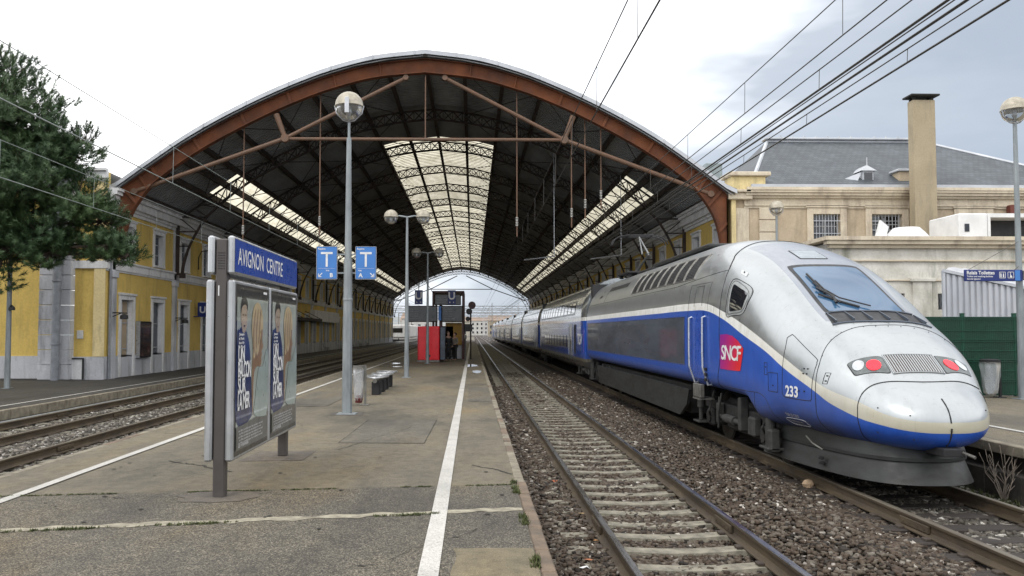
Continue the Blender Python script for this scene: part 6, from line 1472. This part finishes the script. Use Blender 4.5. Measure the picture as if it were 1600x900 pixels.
# ------------------------------------------------------------------ catenary wires
M_wire = PM('copper_wire', (.07,.065,.06), rough=.5, metal=.3)
M_wirel = PM('pale_weathered_wire', (.30,.34,.32), (.22,.25,.24), 5, .5, .2)
def catenary(label, x, zc, zm, mat, y0=-2, y1=150, rc=.012, rm=.009, dy=None, d0=0, dbl=False):
    t = thing('overhead_wire', label, 'overhead wire', (0,0,0), 'catenary wires over the tracks')
    b = MB(); b.tube([(x,y0,zc),(x,40,zc),(x+.0,y1,zc)], rc, 6)
    if dbl: b.tube([(x+.045,y0,zc+.02),(x+.045,y1,zc+.02)], rc, 6)
    b.build('contact_wire', mat, t)
    if zm: b = MB(); b.tube([(x,y0,zm),(x,y1,zm)], rm, 6); b.build('messenger_wire', mat, t)
    if dy and zm:
        b = MB(); b.tube([(0,0,zc),(.01,0,zm)], .005, 4); p_ = b.build('dropper', mat, t); p_.location = (x,d0,0); y = d0+dy
        while y < 60: clone(p_, t, (x,y,0)); y += dy
    return t
catenary('overhead wires running lowest over the train at upper right', 5.58, 5.60, 5.774, M_wire, dy=3.1, d0=6.9, rc=.014)
catenary('doubled dark overhead wires second from right', 5.05, 5.675, 5.96, M_wire, dy=3.4, d0=8.0, dbl=True)
catenary('doubled feeder cables close beside the lowest overhead wires', 5.35, 5.74, 5.83, M_wire, rc=.013, rm=.009, dbl=True)
catenary('thin overhead wires left of the doubled pair', 4.75, 5.95, 6.49, M_wire, dy=3.7, d0=10.0, rc=.009, rm=.008)
catenary('overhead wires over the track beside the island platform', 2.0, 5.69, 6.42, M_wire, dy=3.2, d0=9.5, rc=.012)
catenary('overhead wires over the track beside the name board', -6.95, 5.58, 6.43, M_wirel, dy=4.4, d0=14.2, rc=.011, rm=.008)
catenary('overhead wires over the leftmost track', -10.45, 5.56, 6.39, M_wirel, dy=4.4, d0=17.8, rc=.011, rm=.008)
b = MB(); y = Y0+14
for z in (6.55,): b.tube([(XL_W+.1,y,z),(-2,y,z-.12),(XR_W-.1,y,z)], .014, 5)
for x in (-14.6,-12.8,-4.5,4.2,9.8):
    for q_ in range(4): b.lathe((x+q_*.07,y,z-.04), [(.02,0),(.06,.02),(.02,.05)], 8, 0, 'x')
tag(b.build('span_wire', M_iron), 'cross span wire with insulators between the hall walls', 'span wire')
for x, y in ((3.6,Y0+7.3),(7.0,Y0+6.6)):
    b = MB(); b.tube([(x-.9,y,5.9),(x+.7,y,6.1)], .035, 6); b.bar((x+.7,y,6.1),(x+.7,y,fR(abs(x+.7-XR))-.4),.03); tag(b.build('registration_arm', M_alu), 'pale steady arm holding the contact wire, %s' % ('above the near track' if x < 5 else 'above the train'), 'registration arm', 'registration arms inside the hall')

# ------------------------------------------------------------------ pine tree
def pine():
    t = thing('pine_tree', 'tall dense pine tree reaching in from the left edge', 'pine tree', (-18.6,27,.15))
    bl = [(-15.9,9.2,2.2),(-14.6,9.0,1.35),(-16.6,10.3,1.7),(-14.85,7.2,1.9),(-13.1,6.6,1.1),(-12.55,5.85,.75),(-16,6.2,2.0),(-14.2,5.35,1.05),(-11.6,4.75,.42),(-12.1,5.0,.5),(-12.8,5.1,.6),(-17.6,7.8,2.6),(-19,9.5,2.8),(-20,6.5,2.8),(-15.5,4.8,1.2),(-17.8,11.5,1.2),(-19,11.6,1.6),(-13.5,8.1,.9),(-15.2,4.9,.85),(-16.4,4.9,.9),(-14.0,4.75,.6)]
    b = MB(); k = MB()
    hub = Vector((0,0,6)); b.tube([(0,0,0),(.1,0,3),(0,.1,6),(-.1,0,9.5)], [.36,.3,.24,.1], 12)
    cl = []
    for (X, Z, r) in bl:
        c = Vector((X+18.6, random.uniform(-.4,.4), Z-.15)); z0 = max(5.2, min(9, c.z+.3)); s0 = Vector((0,0,z0))
        m_ = (s0+c)/2+Vector((0,0,-.3)); b.tube([s0,m_,c], [.11,.07,.035], 6)
        subs = []
        for _ in range(int(9*r*r)+7):
            dd = Vector((random.gauss(0,1), random.gauss(0,1), random.gauss(0,1))).normalized(); subs.append((c+dd*r*random.uniform(.45,.95), r*random.uniform(.26,.4)+.14))
        n = int(185*r*r)+70
        for i in range(n):
            d = Vector((random.gauss(0,1), random.gauss(0,1), random.gauss(0,1)))
            if d.length < .1: continue
            d.normalize(); rr = r*(random.random()**.35)*(1+.18*mnoise.noise(d*2.2+c))
            sc_, sr = random.choice(subs); p = sc_+Vector((d.x, d.y, d.z*.6))*sr*random.random()**.4; cl.append((p, (d*.5+(p-c).normalized()).normalized()))
            if i % 7 == 0: b.tube([c+(p-c)*.15, c+(p-c)*.6+Vector((0,0,-.1)), p], [.03,.018,.008], 4)
    V = []; nd = 0
    for p, d in cl:
        ax = (d*.7+Vector((random.gauss(0,.35),random.gauss(0,.35),.75))).normalized(); L_ = random.uniform(.22,.42)
        a = ax.cross(Vector((.3,.8,.1))).normalized(); c2 = ax.cross(a)
        for j in range(52):
            q_ = p+ax*L_*random.random(); th = random.uniform(0,6.283); o_ = a*math.cos(th)+c2*math.sin(th); dr2 = (ax*random.uniform(.5,1.1)+o_).normalized(); ll = random.uniform(.12,.21); w = dr2.cross(o_.cross(ax)).normalized()*.0 + ax.cross(o_).normalized()*.011
            V += [q_-w, q_+w, q_+dr2*ll]; nd += 1
    V = np.array([tuple(v) for v in V]); me = bpy.data.meshes.new('foliage'); n = len(V); me.vertices.add(n); me.vertices.foreach_set('co', V.reshape(-1))
    me.loops.add(n); me.loops.foreach_set('vertex_index', np.arange(n, dtype=np.int32)); me.polygons.add(n//3); me.polygons.foreach_set('loop_start', np.arange(0,n,3,dtype=np.int32)); me.polygons.foreach_set('loop_total', np.full(n//3,3,dtype=np.int32))
    kk = NB('pine_needles'); kk.set(kk.ramp(kk.noise(kk.coord(), .9, 4), [(.3,(.036,.078,.034)),(.7,(.085,.14,.048))]), .6); me.materials.append(kk.mat); me.update()
    o = bpy.data.objects.new('crown', me); col.objects.link(o); o.parent = t
    b.build('trunk', PM('pine_bark', (.09,.065,.05), (.05,.037,.03), 5, .9, bump=.6), t)
pine()
# bare twiggy shrub at right platform foot
b = MB(); random.seed(5)
for i in range(11):
    a = random.uniform(0,6.28); l = random.uniform(.45,.85); p0_ = Vector((0,0,0)); d = Vector((math.cos(a)*.35,math.sin(a)*.2,1)).normalized(); pts = [p0_]
    for j in range(5): pts.append(pts[-1]+d*l/5+Vector((random.gauss(0,.02),random.gauss(0,.02),0)))
    b.tube(pts, [.009,.008,.006,.005,.004,.006], 5)
    for j in (2,3): 
        e_ = pts[j]+Vector((random.gauss(0,.09),random.gauss(0,.05),.16)); b.tube([pts[j],e_],.004,4)
sh_ = tag(b.build('bare_shrub', PM('grey_twig', (.28,.24,.20), (.18,.15,.12), 10, .8)), 'small bare twiggy shrub growing beside the rail at lower right', 'shrub'); sh_.location = (7.42,11.1,-.25)
# bare tree behind right building
def twigs(name, label, loc, H, n, seed):
    random.seed(seed); b = MB()
    def br(p, d, l, r, dep):
        q_ = p+d*l; b.tube([p,(p+q_)/2+Vector((random.gauss(0,.04),random.gauss(0,.04),0))*l,q_], [r,r*.8,r*.6], 4 if dep < 3 else 6)
        if dep == 0: return
        for i in range(3): br(q_, (d+Vector((random.gauss(0,.5),random.gauss(0,.5),random.gauss(.1,.25)))).normalized(), l*.72, r*.55, dep-1)
    br(Vector((0,0,0)), Vector((0,0,1)), H*.3, .16, n); t = thing(name, label, 'tree', loc); b.build('trunk', PM('bare_bark', (.16,.13,.11), rough=.9), t); return t
twigs('bare_tree', 'bare brown tree top behind the beige building', (31,46,.4), 10.5, 5, 3)

# ------------------------------------------------------------------ beyond the shed
random.seed(11)
M_far = [stucco('far_wall_%s' % n, c, tuple(x*.8 for x in c), (.2,.18,.16), .3) for n, c in (('cream',(.45,.42,.36)),('ochre',(.42,.34,.22)),('grey',(.34,.34,.34)),('white',(.6,.59,.56)))]
M_tile = PM('far_roof_tile', (.30,.22,.17), (.24,.18,.14), .5, .9)
far = [(-34,260,12,6),(-56,250,16,8),(-80,270,18,7),(-24,340,12,8),(-8,430,13,8),(14,400,12,8),(34,340,13,8),(60,320,18,9),(30,230,9,6),(50,210,12,8),(-98,230,20,7),(3,560,20,10),(-34,480,18,9),(38,500,22,11)]
wdsc = ['cream','ochre','grey','white']
for i, (x, y, w, h_) in enumerate(far):
    t = thing('far_house', '%s house with brown roof beyond the hall, %s' % (wdsc[i%4], ['left of the tracks','far left of the tracks','right of the tracks','straight ahead'][0 if -60<x<-10 else 1 if x<=-60 else 3 if abs(x)<=10 else 2]), 'house', (x,y,-.4), 'houses beyond the hall')
    b = MB(); b.box((-w/2,0,0),(w/2,12,h_)); b.build('wall', M_far[i%4], t); b = MB(); b.add([(-w/2-.4,-.4,h_),(w/2+.4,-.4,h_),(w/2+.4,12.4,h_),(-w/2-.4,12.4,h_),(-w/2,6,h_+2.6),(w/2,6,h_+2.6)], [(0,1,5,4),(2,3,4,5),(1,2,5),(3,0,4),(3,2,1,0)]); b.build('roof', M_tile, t)
    p = None; fl = int(h_/3); nc = int(w/3)
    for a in range(nc):
        for c in range(fl):
            if p is None: b = MB(); b.box((0,-.06,0),(1.1,.05,1.5)); p = b.build('window', M_dglass, t); p.location = (-w/2+1,0,1.2)
            else: clone(p, t, (-w/2+1+a*3,0,1.2+c*2.9))
b = MB(); n = 60
for i in range(n+1):
    a = -1.1+2.2*i/n; 
    for j, (r, z) in enumerate(((600,0),(900,9),(1250,24),(1500,18))): b.v.append((r*math.sin(a), r*math.cos(a), -.5+z*(1+.4*mnoise.noise(Vector((a*6,j*.7,1))))))
for i in range(n):
    for j in range(3): b.f.append((i*4+j,(i+1)*4+j,(i+1)*4+j+1,i*4+j+1)); b.m.append(0)
struct(b.build('hills', PM('distant_hill', (.16,.19,.20), (.24,.24,.23), .02, .95), smooth=True))
def mast(x, y, label, arm=0):
    t = thing('catenary_mast', label, 'mast', (x,y,-.3), 'catenary masts beyond the hall'); b = MB()
    b.bar((-.14,0,0),(-.10,0,8.4),.07); b.bar((.14,0,0),(.10,0,8.4),.07)
    for i in range(16): b.bar((-.13,0,i*.52),(.13,0,(i+1)*.52),.03)
    b.build('pole', M_alu, t)
    if arm: b = MB(); b.bar((0,0,7.2),(arm,0,6.6),.05); b.bar((0,0,6.0),(arm,0,6.2),.05); b.build('cantilever', M_alu, t)
    return t
side = {-13:'left of the left tracks',-4.2:'between the platform and the left tracks',4.1:'right of the near track',9.5:'right of the train'}
for y in (165,190,220,255,300):
    for x in (-13,-4.2,4.1,9.5):
        mast(x, y, 'grey lattice catenary mast %s beyond the hall' % side[x], 2 if x < 0 else -2)
for y in (172,205,240,290):
    t = thing('track_gantry', 'pale steel gantry spanning the tracks beyond the hall', 'gantry', (0,y,-.3), 'gantries beyond the hall'); b = MB()
    b.bar((-22,0,7.3),(14,0,7.3),.12); b.bar((-22,0,7.9),(14,0,7.9),.12)
    for i in range(30): b.bar((-22+i*1.2,0,7.3 if i%2 else 7.9),(-20.8+i*1.2,0,7.9 if i%2 else 7.3),.05)
    b.build('beam', M_steel, t)
    for x in (-22,14): b = MB(); b.bar((x,0,0),(x,0,8),.25); b.build('leg', M_steel, t)
b = MB(); b.tube([(2.2,150,5.6),(2.2,330,5.6)],.02,4); b.tube([(2.2,150,6.9),(2.2,330,6.9)],.02,4); b.tube([(5.9,150,5.6),(5.9,330,5.6)],.02,4); b.tube([(-7,150,5.6),(-7,330,5.6)],.02,4); b.tube([(-12,155,7.5),(8,300,6.5)],.02,4); tag(b.build('overhead_wire_run', M_wire), 'run of overhead wires continuing beyond the far mouth of the hall', 'overhead wire')
for (x, y, w) in ((-24,175,14),(-30,200,20)):
    t = thing('parked_train', 'white parked railcar seen through the far mouth on the left' if w == 14 else 'second white parked railcar further left beyond the hall', 'train', (x,y,-.3)); b = MB(); b.bbox((0,0,1),(w*.7,60,4),.3); b.build('body', M_far[3], t)
    b = MB(); b.box((1,-.05,2.2),(w*.7-1,.0,3.2)); b.build('windscreen', M_dglass, t)
